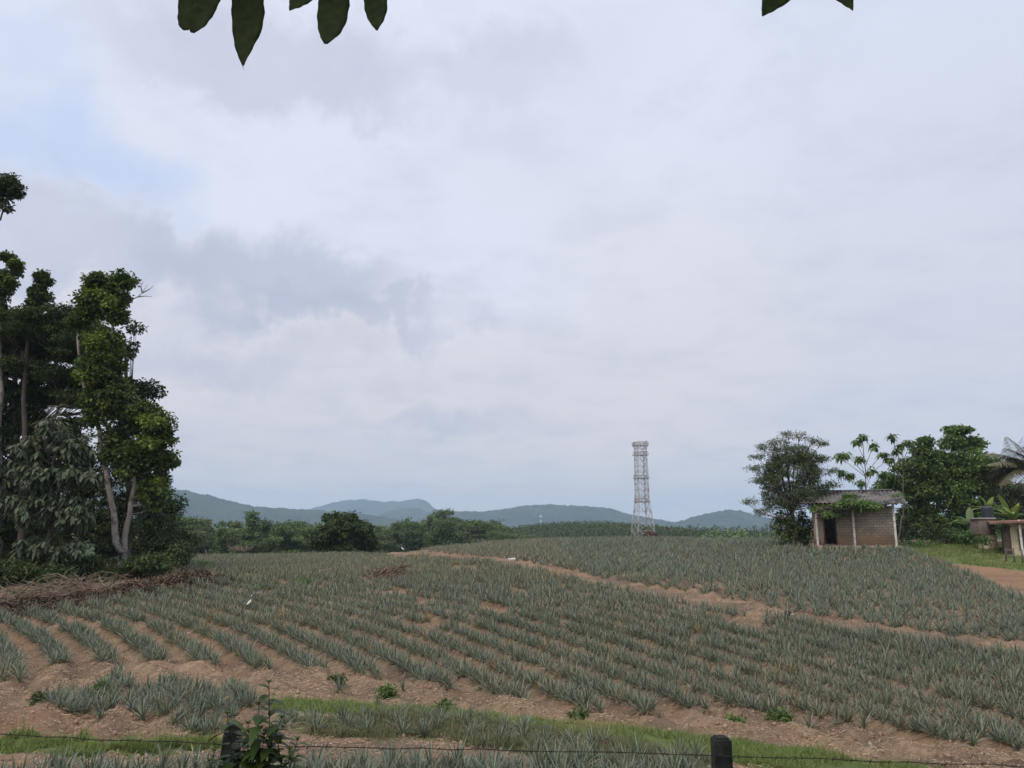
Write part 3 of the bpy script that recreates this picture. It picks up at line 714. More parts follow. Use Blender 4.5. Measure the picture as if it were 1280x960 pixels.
    mb.build('trunk', M['dry'], r, True, b)
line_trees()

def woodland(name, label, spots, leaf, seed, nl=40, L=.7, r=(1.6, 1.2)):
    rng = np.random.default_rng(seed); b = MB()
    x = np.array([s[0] for s in spots]); y = np.array([s[1] for s in spots]); h = np.array([s[2] for s in spots])
    z = base_h(x, y)
    n = len(x)
    off = rng.normal(size=(n, nl, 3)); off /= np.linalg.norm(off, axis=2)[..., None]
    off *= rng.uniform(.3, 1, (n, nl, 1)) ** .5
    off[..., 2] = np.abs(off[..., 2]) * 1.2 - .35
    sc = rng.uniform(.7, 1.3, (n, 1, 1))
    c = np.stack([x, y, z + h], 1)[:, None] + off * sc * np.array([r[0], r[0], r[1]])
    t = np.repeat(rng.uniform(0, .8, n), nl)
    b.leaves(c.reshape(-1, 3), (off + rng.normal(0, .4, off.shape)).reshape(-1, 3), L * rng.uniform(.7, 1.3, n * nl), L * .7, t, rng=rng)
    return tag(b.build(name, M[leaf]), label, 'woodland', None, 'stuff')
rg = np.random.default_rng(5)
sp = []
for row, yy in enumerate(np.arange(300, 470, 4.2)):
    for xx in np.arange(-25, 150, 3.1):
        sp.append((xx + rg.normal(0, .25) + (row % 2) * 1.5, yy + rg.normal(0, .3), 3.6 + rg.uniform(-.5, .5)))
woodland('plantation', 'evenly planted green plantation covering the low mound behind the field', sp, 'plant', 1, 26, .75, (1.5, 2.8))
sp = []
for i in range(4200):
    yy = rg.uniform(16, 30) ** 2; u = rg.uniform(-200, 1500)
    if 600 < u < 880 and yy < 520: continue
    sp.append(((u - 640) / F * yy, yy, rg.uniform(4, 8.5) if u < 650 else rg.uniform(-.5, 1.5)))
woodland('far_woodland', 'hazy far woodland on the lowland before the hills', sp, 'far', 2, 20, 1.6, (3.4, 2.4))

# ------------------------------------------------------------------ lattice tower
def pylon():
    Y = 225; u0 = 804; sc = Y / F * 1.0
    b = P(u0, 671, Y); b[2] = float(base_h(np.array([b[0]]), np.array([Y]))[0])
    r = empty('lattice_tower', b, 'tall grey steel lattice tower rising behind the pineapple field', 'tower')
    lv = [(673, 15.5), (650, 12.2), (628, 8.6), (598, 8.2), (568, 7.6), (560, 7.4), (554, 10.6)]
    zs = [P(u0, v, Y)[2] for v, _ in lv]; zs[0] = b[2]; hw = [w * sc * .76 for _, w in lv]
    rot = R(14)
    def corner(k, z):
        w = np.interp(z, zs, hw); s_ = [(-1, -1), (1, -1), (1, 1), (-1, 1)][k % 4]
        x, y = s_[0] * w, s_[1] * w
        return np.array([b[0] + x * cos(rot) - y * sin(rot), Y + x * sin(rot) + y * cos(rot), z])
    for k in range(4):
        m = MB(); m.tube([corner(k, z) for z in zs], [.22, .20, .19, .17, .16, .15, .15], 4)
        m.build('leg', M['metal'], r, False, b)
    n = 15
    zz = np.r_[np.linspace(zs[0], zs[2], 5), np.linspace(zs[2], zs[3], 5)[1:], np.linspace(zs[3], zs[4], 5)[1:], np.linspace(zs[4], zs[6], 3)[1:]]
    for k in range(4):
        m = MB()
        for i in range(len(zz) - 1):
            a0, a1, b0, b1 = corner(k, zz[i]), corner(k, zz[i + 1]), corner(k + 1, zz[i]), corner(k + 1, zz[i + 1])
            m.bar(a0, b1, .115); m.bar(b0, a1, .115); m.bar(a1, b1, .11)
            # inner secondary bracing, a column inside each corner
            ia, ib = a0 * .72 + b0 * .28, a1 * .72 + b1 * .28; ja, jb = a0 * .28 + b0 * .72, a1 * .28 + b1 * .72
            if i > 2: m.bar(ia, ib, .10); m.bar(ja, jb, .10)
        m.build('bracing', M['metal'], r, False, b)
    for (v, w) in ((627, 7.6), (598, 7.5), (569, 7.5), (557, 7.7)):
        m = MB(); z = P(u0, v, Y)[2]; W_ = w * sc
        for dz, ww in ((0, W_), (1.0, W_ * .90)):
            cs = []
            for s_ in ((-1, -1), (1, -1), (1, 1), (-1, 1)):
                x, y = s_[0] * ww, s_[1] * ww
                cs.append(np.array([b[0] + x * cos(rot) - y * sin(rot), Y + x * sin(rot) + y * cos(rot), z + dz]))
            for i in range(4): m.bar(cs[i], cs[(i + 1) % 4], .22)
            if dz == 0: lowc = cs
        for i in range(4):
            m.bar(lowc[i], cs[i], .18)
            for t in (.25, .5, .75):
                m.bar(lowc[i] * (1 - t) + lowc[(i + 1) % 4] * t, cs[i] * (1 - t) + cs[(i + 1) % 4] * t, .11)
            m.bar(lowc[i], lowc[(i + 2) % 4], .11)
            for t in (.2, .4, .6, .8): m.bar(lowc[i] * (1 - t) + lowc[(i + 1) % 4] * t, cs[(i) % 4] * (1 - t - .1) + cs[(i + 1) % 4] * (t + .1), .10)
        m.build('platform', M['metal'], r, False, b)
    m = MB(); z = zs[6] - .2
    for s_ in (-1, 1): m.bar((b[0] + s_ * 7 * sc, Y, z), (b[0] + s_ * 9 * sc, Y, z + .6 + .5 * (s_ > 0)), .16)
    m.bar((b[0] - 9 * sc, Y, z + .3), (b[0] + 9 * sc, Y, z + .9), .18)
    m.build('top_crossbar', M['metal'], r, False, b)
    p = P(813, 672, 205)
    litter = MB(); rg = np.random.default_rng(2); n = 2600
    q = rg.normal(0, 1, (n, 3)) * np.array([2.0, 1.5, .0]); hh = 2.3 * np.exp(-(q[:, 0] / 2.4) ** 2) * rg.uniform(0, 1, n) ** .5
    gzv = base_h(q[:, 0] + p[0], q[:, 1] + p[1])
    d = rg.normal(0, 1, (n, 3))
    zc = P(813, 674, 205)[2]
    litter.leaves(np.c_[q[:, 0] + p[0], q[:, 1] + p[1], np.maximum(gzv, zc - 1.5) + hh], d, .6, .22, rg.uniform(0, 1, n), rng=rg)
    o0 = np.array([p[0], p[1], float(base_h(np.array([p[0]]), np.array([p[1]]))[0])])
    o = litter.build('debris_heap', M['rust'], None, False, o0); o.location = o0
    tag(o, 'rusty red brown debris heap at the foot of the lattice tower', 'debris heap')
    # tiny far mast
    Y = 1500; b = P(676, 670, Y); t = P(676, 642, Y); r2 = empty('radio_mast', (b[0], Y, -12), 'tiny pale mast far off before the hills, left of the lattice tower', 'mast')
    m = MB(); m.tube([(b[0], Y, -12), (t[0], Y, t[2])], [1.1, .5], 6); m.build('pole', M['metal'], r2, False, (b[0], Y, -12))
    m = MB(); m.tube([(t[0], Y, t[2] - 10), (t[0], Y, t[2] - 4)], [2.6, 2.6], 8); m.build('antenna', M['metal'], r2, False, (b[0], Y, -12)); m = MB(); m.tube([(t[0], Y, t[2] - 18), (t[0], Y, t[2] - 14)], [2.2, 2.2], 8); m.build('antenna', M['metal'], r2, False, (b[0], Y, -12))
M['rust'] = leafmat('rusty_debris', (.20, .075, .05), (.28, .12, .08), (.12, .07, .05), .9, 0, .1)
pylon()

# ------------------------------------------------------------------ block hut
def blockmat(name, a, b, mort, bw=.4, bh=.2, stain=(.40, .26, .17)):
    m, k = mat(name)
    tc = k.n('ShaderNodeTexCoord').outputs['Object']
    sp = k.n('ShaderNodeSeparateXYZ', {0: tc})
    v = k.n('ShaderNodeCombineXYZ', {0: k.m('ADD', sp.outputs[0], sp.outputs[1]), 1: sp.outputs[2], 2: 0.0}).outputs[0]
    br = k.n('ShaderNodeTexBrick', {'Vector': v, 'Color1': (*a, 1), 'Color2': (*b, 1), 'Mortar': (*mort, 1), 'Scale': 1.0, 'Mortar Size': .018, 'Mortar Smooth': .3, 'Bias': 0., 'Brick Width': bw, 'Row Height': bh})
    n = k.noise(tc, 1.3, 6, .6)
    c = k.mix(k.m('MULTIPLY', k.ramp(n, .4, .7), .35), br.outputs[0], (.16, .11, .09, 1))
    splash = k.ramp(k.m('ADD', sp.outputs[2], k.m('MULTIPLY', k.m('SUBTRACT', n, .5), 1.4)), 1.25, .25)   # soil splashed up the foot
    c = k.mix(k.m('MULTIPLY', splash, .75), c, (*stain, 1))
    bp = k.n('ShaderNodeBump', {'Height': k.m('SUBTRACT', k.m('MULTIPLY', k.noise(tc, 25, 4, .6), .3), br.outputs[1]), 'Strength': .6, 'Distance': .02})
    p = k.n('ShaderNodeBsdfPrincipled', {'Base Color': c, 'Roughness': .92, 'Specular IOR Level': .15, 'Normal': bp})
    k.n('ShaderNodeOutputMaterial', {0: p}); return m
M['block'] = blockmat('cement_block_wall', (.50, .42, .32), (.38, .31, .24), (.20, .16, .13))
M['post'] = noisemat('whitewashed_post', (.62, .60, .56), (.74, .72, .68), 3, .85, (.42, .38, .33), 3)
M['sheet'] = noisemat('weathered_asbestos_sheet', (.10, .09, .08), (.20, .18, .165), 1.9, .9, (.04, .038, .033), 1.1, .3, 9)
M['timber'] = noisemat('old_timber', (.10, .075, .055), (.17, .13, .10), 4, .9)
M['plaster'] = noisemat('dusty_plaster', (.42, .31, .23), (.50, .38, .29), 2, .9, (.30, .20, .13), 1.5)
HUT = None
def hut():
    Y = 60; k = Y / F
    # hut axes: front faces the camera
    c0 = P(1019, 682, Y); z0 = gz(c0[0], Y) ; base = np.array([c0[0], Y, c0[2] - .02])
    r = empty('block_hut', base, 'small grey cement block hut with white posts and vine grown corrugated roof', 'hut')
    r.rotation_euler = (0, 0, R(-20))
    X = lambda u: (P(u, 660, Y)[0] - base[0]) / 1.07
    Hh = lambda v: P(1066, v, Y)[2] - base[2]
    w = X(1117.5); zt = Hh(630)
    yw = .55                                     # wall set back behind the posts
    m = MB(); m.box((w / 2, 2.6, -.22), (w + .5, 5.4, .5)); m.build('plinth', M['plaster'], r, bevel=.01)
    x1, x2 = X(1031), X(1044.5); dz = 2.25
    def wall(x0, xx, z0_, z1):
        m.box(((x0 + xx) / 2, yw + .075, (z0_ + z1) / 2), (xx - x0, .15, z1 - z0_))
    m = MB(); wall(.0, x1 - .08, .03, dz + .12); m.build('wall', M['plaster'], r)
    m = MB(); wall(x2 + .08, w - .05, .03, 2.98); m.build('wall', M['block'], r)
    m = MB(); wall(0, x2 + .08, dz + .122, 2.98); m.build('wall', M['block'], r)
    m = MB(); m.box((.075, 2.8, 1.5), (.15, 4.18, 2.94)); m.build('wall', M['block'], r)
    m = MB(); m.box((w - .125, 2.8, 1.5), (.15, 4.18, 2.94)); m.build('wall', M['block'], r)
    m = MB(); m.box((w / 2, 4.97, 1.7), (w - .05, .15, 3.3)); m.build('wall', M['block'], r)
    # door frame lining the dark opening
    m = MB()
    for xx in (x1 - .04, x2 + .04): m.box((xx, yw + .07, dz / 2 + .04), (.078, .17, dz))
    m.box(((x1 + x2) / 2, yw + .07, dz + .08), (x2 - x1 + .156, .17, .076)); m.build('door_frame', M['timber'], r)
    for u in (1021, 1066.5, 1115.5):
        m = MB(); m.box((X(u), .12, (zt - .06) / 2), (.15, .15, zt + .06)); m.build('post', M['post'], r, bevel=.012)
    # rafters and beam
    m = MB(); m.box((w / 2 - .2, .12, zt + .05), (w + 1.0, .12, .14)); m.build('roof_beam', M['timber'], r)
    # corrugated roof, rising to a ridge then falling behind
    xl, xr = X(1004), X(1131); ze = zt + .08; zr = Hh(615) + .12
    ridge_y = 2.6
    def slope(y0, z0_, y1, z1, xa, xb, name):
        n = int((xb - xa) / .03); xs = np.linspace(xa, xb, n)
        ny = 9; V = []; rng = np.random.default_rng(3)
        for j in range(ny):
            t = j / (ny - 1); yy = y0 + (y1 - y0) * t; zz = z0_ + (z1 - z0_) * t
            sag = .07 * np.sin(xs * .9 + 1) + .05 * vnoise(xs * 1.1, xs * 0 + j * .2, 3) - .10 * sstep(xb - 1.2, xb, xs)
            V.append(np.stack([xs, yy + 0 * xs - (.10 * vnoise(xs * 1.05, xs * 0, 5) if j == 0 else 0), zz + .045 * np.cos(xs * 2 * pi / .30) + sag], 1))
        V = np.array(V).reshape(-1, 3)
        i = np.arange(ny - 1)[:, None] * n; j = np.arange(n - 1)[None]
        Q = np.stack([i + j, i + j + 1, i + n + j + 1, i + n + j], -1).reshape(-1, 4)
        m = MB(); m.add(V, Q); o = m.build(name, M['sheet'], r, True)
        so_ = o.modifiers.new('s', 'SOLIDIFY'); so_.thickness = .012
        return o
    slope(-.55, ze - .12, ridge_y, zr, xl, xr, 'roof_sheeting')
    slope(5.4, ze + .0, ridge_y + .02, zr + .02, xl, xr, 'roof_sheeting')
    m = MB(); m.tube([(xl, ridge_y, zr + .06), (xr - .6, ridge_y, zr + .06)], [.07, .07], 8); m.build('ridge_cap', M['sheet'], r, True)
    # loose poles stored under the eave
    m = MB(); rg = np.random.default_rng(8)
    for i in range(6): m.tube([(X(1045) + rg.uniform(-.2, .3), .3, 2.45 + .09 * i), (X(1085) + rg.uniform(-.5, .5), .3, 2.62 + .07 * i + rg.uniform(-.1, .1))], [.025, .02], 5)
    o = m.build('pole', M['dry'], None, True, (0, 0, 0)); o.location = base; o.rotation_euler = (0, 0, R(-20)); o.name = 'stored_poles'
    tag(o, 'thin poles tucked under the eave of the block hut', 'poles')
    # creeper on the roof
    Yv = Y - 1.7
    b = P(1018, 682, Yv); b[2] = base[2]
    clump_tree('roof_creeper', 'green creeper spilling over the eave of the block hut', 'creeper', b, [[(b, .03)] + path(Yv, (1017, 660, .025), (1020, 636, .02), (1050, 630, .015), (1090, 632, .01))],
        [lb(1028, 637, 13, 5, Yv + .8, 34, .5, .5), lb(1044, 638, 12, 6, Yv + .5, 30, .35, .5), lb(1058, 630, 16, 7, Yv, 40, .3, .7), lb(1078, 630, 12, 6, Yv - .2, 26, .3, .6), lb(1092, 633, 12, 4, Yv - .6, 22, .4, .4), lb(1065, 621, 16, 4, Yv + 1.6, 16, .2, .6), lb(1034, 643, 6, 4, Yv - .1, 8, .5, .3), lb(1120, 622, 10, 4, Yv + 1.2, 8, .2, .6)], M['fresh'], M['darkbark'], .2, .14, .3, 34, seed=51, droop=.7, limb=.012)
    # leaning pole
    m = MB(); a = P(1120, 684, 60.5); e = P(1127, 645, 60.5); a[2] = gz(a[0], a[1]); m.tube([a, (a + e) / 2 + [.08, 0, 0], e], [.09, .07, .05], 7)
    o = m.build('leaning_stake', M['bark'], None, True, a); o.location = a; tag(o, 'leaning bare stake beside the right end of the hut', 'stake')
hut()

# ------------------------------------------------------------------ right hand trees
def right_trees():
    def g0(u, Y, v=684):
        p = P(u, v, Y); p[2] = gz(p[0], p[1]) - .1; return p
    # feathery tree left of the hut
    Y = 61; b = g0(992, Y)
    rg = np.random.default_rng(61)
    tr = [[(b, .16)] + path(Y, (992, 660, .13), (990, 630, .1), (986, 600, .07), (982, 565, .03))]
    ends = [(945, 570), (955, 560), (968, 552), (982, 545), (1000, 545), (1014, 550), (1024, 556), (1030, 572), (1036, 590), (1040, 605), (944, 585), (948, 600), (960, 612), (938, 628), (950, 640), (1005, 560), (970, 575), (1020, 590)]
    for (u, v) in ends: tr.append(path(Y + rg.uniform(-1, 1), (989, 640 + rg.uniform(-12, 8), .05), ((u + 988) / 2 + rg.uniform(-3, 3), (v + 630) / 2 - 6, .035), (u, v, .012)))
    lo = [lb(u, v, 7, 4, Y, 7, None, .8) for u, v in ends] + [lb((u * .6 + 988 * .4), (v * .6 + 610 * .4), 8, 6, Y, 10, None, 1.2) for u, v in ends]
    lo += [lb(990, 590, 34, 32, Y, 170), lb(1000, 620, 32, 16, Y, 110), lb(985, 565, 26, 16, Y, 50), lb(960, 595, 14, 20, Y, 26), lb(975, 630, 18, 14, Y, 26), lb(1010, 575, 16, 16, Y, 40), lb(1025, 612, 16, 8, Y, 20)]
    clump_tree('feathery_tree', 'wispy dull green tree with fine twigs leaning over the left end of the hut', 'tree', b, tr, lo, M['feather'], M['darkbark'], .17, .06, .45, 46, seed=61, droop=.1, flat=.45, limb=.02)
    def bush(u, v, ru, rv, Y, n, leaf, label, seed, L=.2, name='shrub'):
        b = g0(u, Y); top = P(u, v - rv * .3, Y)
        return clump_tree(name, label, 'shrub', b, [[(b, .06), ((b + top) / 2, .04), (top, .015)]], [lb(u, v, ru, rv, Y, n)], M[leaf], M['darkbark'], L, L * .6, .42, 42, seed=seed, limb=.02)
    bush(982, 660, 17, 20, 61.5, 60, 'right', 'green shrub at the foot of the wispy tree', 62)
    bush(1005, 660, 12, 22, 62, 46, 'dark', 'dark shrub against the left wall of the hut', 63)
    # lanky saplings with hand shaped leaves behind the hut
    def sapling(us, tops, label, seed, Y):
        b = g0(us, Y); u0, v0 = tops[0]
        tr = [[(b, .06)] + path(Y, (us, 630, .05), (us, 590, .035), (u0, v0 + 4, .025))]
        for (u, v) in tops[1:]: tr.append(path(Y, (us, min(v + 26, 625), .03), ((u + us) / 2, v + 13, .02), (u, v, .012)))
        clump_tree('sapling', label, 'tree', b, tr, [lb(u, v, 5, 4, Y, 8) for u, v in tops], M['fresh'], M['darkbark'], .42, .16, .34, 8, seed=seed, droop=.5, big=True, limb=.012, tintp=.1)
    sapling(1082, [(1078, 545), (1070, 552), (1092, 556), (1048, 570), (1058, 568), (1075, 573), (1104, 566), (1112, 572), (1052, 590), (1062, 594), (1090, 588), (1104, 592), (1076, 602), (1096, 608)], 'tall lanky sapling with drooping leaf tufts behind the middle of the hut roof', 64, 67)
    sapling(1129, [(1116, 546), (1127, 555), (1138, 552), (1120, 562)], 'lanky sapling with a high leaf tuft, right of the taller sapling', 65, 66)
    Y = 70; b = g0(1205, Y)
    clump_tree('broadleaf_tree', 'large dense green tree with a pointed top, tallest of the right hand group', 'tree', b, [[(b, .3)] + path(Y, (1205, 640, .24), (1200, 600, .18), (1197, 560, .06))],
        [lb(1196, 538, 13, 6, Y, 22, None, 1), lb(1190, 553, 16, 9, Y, 32), lb(1218, 556, 12, 10, Y, 28), lb(1205, 580, 34, 20, Y, 120, None, 3), lb(1230, 585, 12, 20, Y, 34), lb(1200, 620, 38, 28, Y, 170, None, 3), lb(1205, 660, 38, 20, Y, 120, None, 3), lb(1180, 575, 12, 16, Y, 30), lb(1170, 600, 10, 10, Y, 18)], M['right'], M['darkbark'], .26, .18, .55, 52, seed=66, flat=.45, tintp=.3)
    Y = 69; b = g0(1150, Y)
    clump_tree('broadleaf_tree', 'dense yellowish green tree between the saplings and the pointed tree', 'tree', b, [[(b, .26)] + path(Y, (1150, 640, .2), (1152, 600, .14), (1156, 565, .05))],
        [lb(1156, 552, 8, 6, Y, 14), lb(1155, 566, 16, 10, Y, 38), lb(1140, 585, 22, 14, Y, 60), lb(1165, 592, 18, 18, Y, 55), lb(1120, 602, 20, 10, Y, 46, .35), lb(1145, 615, 30, 14, Y, 80, .25), lb(1150, 650, 26, 26, Y, 100), lb(1105, 612, 12, 6, Y, 18, .4)], M['right'], M['darkbark'], .26, .18, .5, 50, seed=67)
    bush(1128, 662, 14, 17, 66, 36, 'dark', 'dark shrub right of the leaning stake', 68)
    bush(1175, 668, 24, 14, 66, 46, 'dark', 'low dark shrub under the dense trees at the yard edge', 69)
    bush(1208, 672, 9, 9, 60, 18, 'fresh', 'light green shrub left of the tank stand', 70)
    bush(1150, 680, 20, 4, 62, 22, 'fresh', 'low strip of fresh weeds at the yard edge beside the hut', 74, .16, 'weed_clump')
    bush(1228, 676, 6, 5, 56, 12, 'fresh', 'small green bush in front of the tank stand', 75, .16)
    Y = 76; b = g0(1260, Y)
    clump_tree('broadleaf_tree', 'dull green tree behind the palm at the right edge', 'tree', b, [[(b, .26)] + path(Y, (1260, 640, .2), (1262, 610, .1))],
        [lb(1250, 615, 20, 24, Y, 60), lb(1275, 625, 24, 24, Y, 60), lb(1260, 650, 30, 20, Y, 60), lb(1238, 640, 14, 30, Y, 40), lb(1310, 620, 30, 40, Y, 60)], M['feather'], M['darkbark'], .26, .17, .6, 48, seed=76)
    # coconut palms
    def palm(u, v, vb, Y, nf, Lf, label, seed, dirs=None, tint=.2):
        rg = np.random.default_rng(seed); b = g0(u, Y, vb); top = P(u, v, Y)
        r = empty('coconut_palm', b, label, 'palm tree', 'coconut palms')
        m = MB(); m.tube([b, (b + top) / 2 + [.15, 0, 0], top], [.22, .16, .14], 9); m.build('trunk', M['bark'], r, True, b)
        for i in range(nf):
            a = i * 2.39996 + rg.uniform(-.2, .2); e = rg.uniform(-.1, 1.25) if dirs is None else rg.uniform(.9, 1.4)
            L = Lf * rg.uniform(.85, 1.1); d = np.array([cos(a) * cos(e), sin(a) * cos(e), sin(e)])
            hor = np.array([cos(a), sin(a), 0]); dr = .38 if e < 1 else .22
            t = np.linspace(0, 1, 9)[:, None]
            pp = top + d * L * t + (np.array([0, 0, -1.]) * dr + hor * .15) * L * t ** 2
            f = MB(); f.tube(pp, np.linspace(.045, .012, 9), 5)
            n = 64; tt = np.linspace(.12, .99, n)
            q = np.stack([np.interp(tt, t[:, 0], pp[:, k]) for k in range(3)], 1)
            dq = np.gradient(q, axis=0); dq /= np.linalg.norm(dq, axis=1)[:, None]
            sd = np.cross(dq, [0, 0, 1.]); sd /= np.linalg.norm(sd, axis=1)[:, None] + 1e-9
            ll = .85 * np.sin(pi * (tt * .85 + .12)) + .1
            for sg in (-1, 1):
                dd = sd * sg + dq * .55 + np.array([0, 0, -.25]) + rg.normal(0, .08, (n, 3))
                f.strips(q, dd, ll, .075, 2, [.6, 1, .1], .45, np.clip(tint + rg.normal(0, .2, n), 0, 1))
            f.build('frond', M['palm'], r, False, b)
    palm(1236, 618, 684, 72, 9, 4.6, 'slim young palm with upright fronds right of the pointed tree', 71, 'up', .3)
    palm(1284, 582, 684, 66, 30, 3.4, 'brownish coconut palm at the right edge above the house', 72, None, .55)
    # banana plants
    def banana(u, Y, vt, label, seed, n=9, L=2.1, tint=.3):
        rg = np.random.default_rng(seed); b = g0(u, Y); top = P(u, vt, Y)
        r = empty('banana_plant', b, label, 'banana plant', 'banana plants')
        m = MB(); m.tube([b, top], [.16, .09], 9); m.build('stem', M['banana'], r, True, b)
        for i in range(n):
            a = i * 2.4 + rg.uniform(-.3, .3); e = rg.uniform(.35, 1.35)
            d = np.array([[cos(a) * cos(e), sin(a) * cos(e), sin(e)]])
            f = MB(); f.strips(top[None], d, L * rg.uniform(.8, 1.1), .55, 8, [.12, .5, .9, 1, 1, .95, .8, .5, .05], .45 if e < 1 else .2, tint * rg.uniform(.2, 2), .16)
            f.build('leaf', M['banana'], r, True, b)
    banana(1213, 62, 655, 'banana plant with arching leaves left of the black tank', 81, 7, 1.9, .1)
    banana(1236, 64, 640, 'banana plant half hidden behind the black tank', 82, 8, 2.0, .3)
    banana(1262, 61, 648, 'tall banana plant with pale upright leaves behind the house roof', 83, 10, 2.6, .25)
    banana(1268, 60, 650, 'small banana plant with bright yellow green leaves above the roof edge', 84, 6, 1.7, .95)
right_trees()

def yard_things():
    Y = 59; k = Y / F
    b = P(1231, 682, Y); b[2] = gz(b[0], Y) - .05
    r = empty('tank_stand', b, 'stained block stand carrying the black water tank', 'tank stand')
    z = lambda v: P(1231, v, Y)[2] - b[2]
    m = MB(); m.box((.25, 0, z(668) / 2), (.85, 1.0, z(668))); m.build('base_pillar', M['cream'], r, bevel=.01)
    m = MB(); m.box((0, 0, (z(668) + z(649)) / 2), (1.12, 1.2, z(649) - z(668))); m.build('block_chamber', M['stain'], r, bevel=.01)
    m = MB(); m.box((0, 0, z(649) + .05), (1.35, 1.4, .10)); m.build('slab', M['conc'], r, bevel=.01)
    tb = P(1235, 648, Y); tz = z(649) + .102 + b[2]; H = P(1235, 632, Y)[2] - tz
    t = empty('water_tank', (tb[0], Y, tz), 'ribbed black plastic water tank on the block stand', 'water tank')
    m = MB(); zz = []; rr = []
    for i in range(17):
        f = i / 16; zz.append(f * H * .82); rr.append(.40 + (.02 if i % 2 else 0))
    zz += [H * .88, H * .94, H * .97]; rr += [.36, .26, .16]
    m.tube([(0, 0, a) for a in zz], rr, 24); m.build('tank_body', M['black'], t, True)
    m = MB(); m.tube([(0, 0, H * .97), (0, 0, H * 1.04)], [.15, .15], 16); m.build('lid', M['black'], t, True)
    # house at the right edge
    Y = 55; hb = P(1262, 684, Y); hb[2] = gz(hb[0], Y) - .05
    h = empty('cream_house', hb, 'low cream house with a rusty sheet roof cut by the right edge', 'house')
    h.rotation_euler = (0, 0, R(-30))
    X = lambda u: (P(u, 660, Y)[0] - hb[0]) / 1.1
    Hh = lambda v: P(1262, v, Y)[2] - hb[2]
    xl = X(1262)
    m = MB(); m.box((3.2 + xl, 2.5, Hh(653) / 2), (6.4, 5, Hh(653))); m.build('wall', M['cream'], h, bevel=.01)
    m = MB(); m.box((xl - .2, 2.6, Hh(660) / 2), (.4, 4.4, Hh(660))); m.build('lean_to_wall', M['stain'], h, bevel=.01)
    m = MB(); m.box((X(1275), -.015, 1.15), (.5, .06, 1.5)); m.build('door', M['timber'], h, bevel=.005)
    m = MB(); m.box((xl - .012, 1.2, 1.15), (.05, .8, .9)); m.build('window', M['timber'], h, bevel=.005)
    m = MB()
    for i in range(2): m.box((xl + .55 + i * 2.4, -.75, Hh(650) / 2), (.14, .14, Hh(650)))
    m.build('verandah_post', M['post'], h, bevel=.01)
    # roof: mono pitch sheet rising to the right
    n = 120; xs = np.linspace(X(1238), X(1262) + 6.6, n); V = []
    for j, (yy, dz) in enumerate(((-1.1, .0), (1., .05), (3.2, .10), (5.6, .1))):
        V.append(np.stack([xs, np.full(n, yy), Hh(654) + .05 + (xs - xs[0]) * .04 + dz + .03 * np.cos(xs * 2 * pi / .2)], 1))
    V = np.array(V).reshape(-1, 3); i = np.arange(3)[:, None] * n; j = np.arange(n - 1)[None]
    m = MB(); m.add(V, np.stack([i + j, i + j + 1, i + n + j + 1, i + n + j], -1).reshape(-1, 4)); o = m.build('roof', M['rustroof'], h, True)
    o.modifiers.new('s', 'SOLIDIFY').thickness = -.03
    m = MB(); m.tube([(xs[0], -1.13, Hh(654) - .03), (xs[-1], -1.13, Hh(654) - .03 + (xs[-1] - xs[0]) * .04)], [.10, .10], 4); m.build('fascia', M['rustroof'], h)
    m = MB(); m.box((xl - .5, 2.2, Hh(659)), (1.1, 5.0, .07), tilt=[[1, 0, -.08], [0, 1, 0], [.12, 0, 1]]); m.build('lean_to_roof', M['sheet'], h)
    # post and wire fence before it
    f0 = P(1256, 684, 51); f0[2] = gz(f0[0], f0[1]); fr = empty('yard_fence', f0, 'low fence of short dark posts and wire in front of the cream house', 'fence')
    ps = []
    for u in (1256, 1266, 1276, 1287, 1299):
        p = P(u, 684, 51 - (u - 1256) * .03); p[2] = gz(p[0], p[1]); ps.append(p)
        m = MB(); m.tube([p - [0, 0, .1], p + [0.02, 0, .85]], [.055, .045], 7); m.build('post', M['darkbark'], fr, True, f0)
    for hh in (.4, .75):
        m = MB(); m.tube([p + np.array([0, -.05, hh]) for p in ps], [.008] * 5, 4); m.build('wire', M['metal'], fr, False, f0)
M['cream'] = noisemat('cream_paint', (.62, .50, .34), (.72, .60, .43), 1.5, .85, (.48, .37, .25), 1.2, .1)
M['stain'] = noisemat('stained_blocks', (.16, .11, .10), (.28, .21, .18), 2, .9, (.09, .07, .06), 2)
M['conc'] = noisemat('concrete', (.28, .26, .23), (.38, .35, .31), 2, .9)
M['black'] = noisemat('black_plastic', (.018, .019, .025), (.028, .03, .038), 2, .45, bump=.05, spec=.5)
M['rustroof'] = noisemat('rusty_sheet', (.20, .10, .075), (.30, .17, .13), 1.5, .8, (.12, .08, .07), 2)
yard_things()

# ------------------------------------------------------------------ pineapples
def pine_mesh(mb, c, rng, n, seg, sc, fold, widen=1.0):
    i = np.arange(n); f = i / (n - 1)
    a = i * 2.39996 + rng.uniform(0, 6.28) + rng.normal(0, .15, n)
    e = np.radians(84 - 58 * f ** .8) + rng.normal(0, .10, n)
    L = sc * (.50 + .36 * np.sin(pi * np.clip(.25 + f * .6, 0, 1))) * rng.uniform(.8, 1.15, n)
    d = np.stack([np.cos(a) * np.cos(e), np.sin(a) * np.cos(e), np.sin(e)], 1)
    c0 = c + np.stack([np.cos(a), np.sin(a), 0 * a], 1) * .03 * sc + np.array([0, 0, .08 * sc]) * (1 - f)[:, None]
    prof = {4: [.9, 1, .85, .5, .04], 3: [.95, 1, .7, .05], 2: [1, .8, .04]}[seg]
    tint = np.clip(rng.normal(0.02, .05, n) + rng.uniform(0, .30) ** 2 + np.where((f > .75) & (rng.random(n) < .35), .7, 0), 0, 1)
    mb.strips(c0, d, L, .048 * sc * widen, seg, prof, .10 + .35 * f * rng.uniform(.5, 1.4, n), tint, fold)
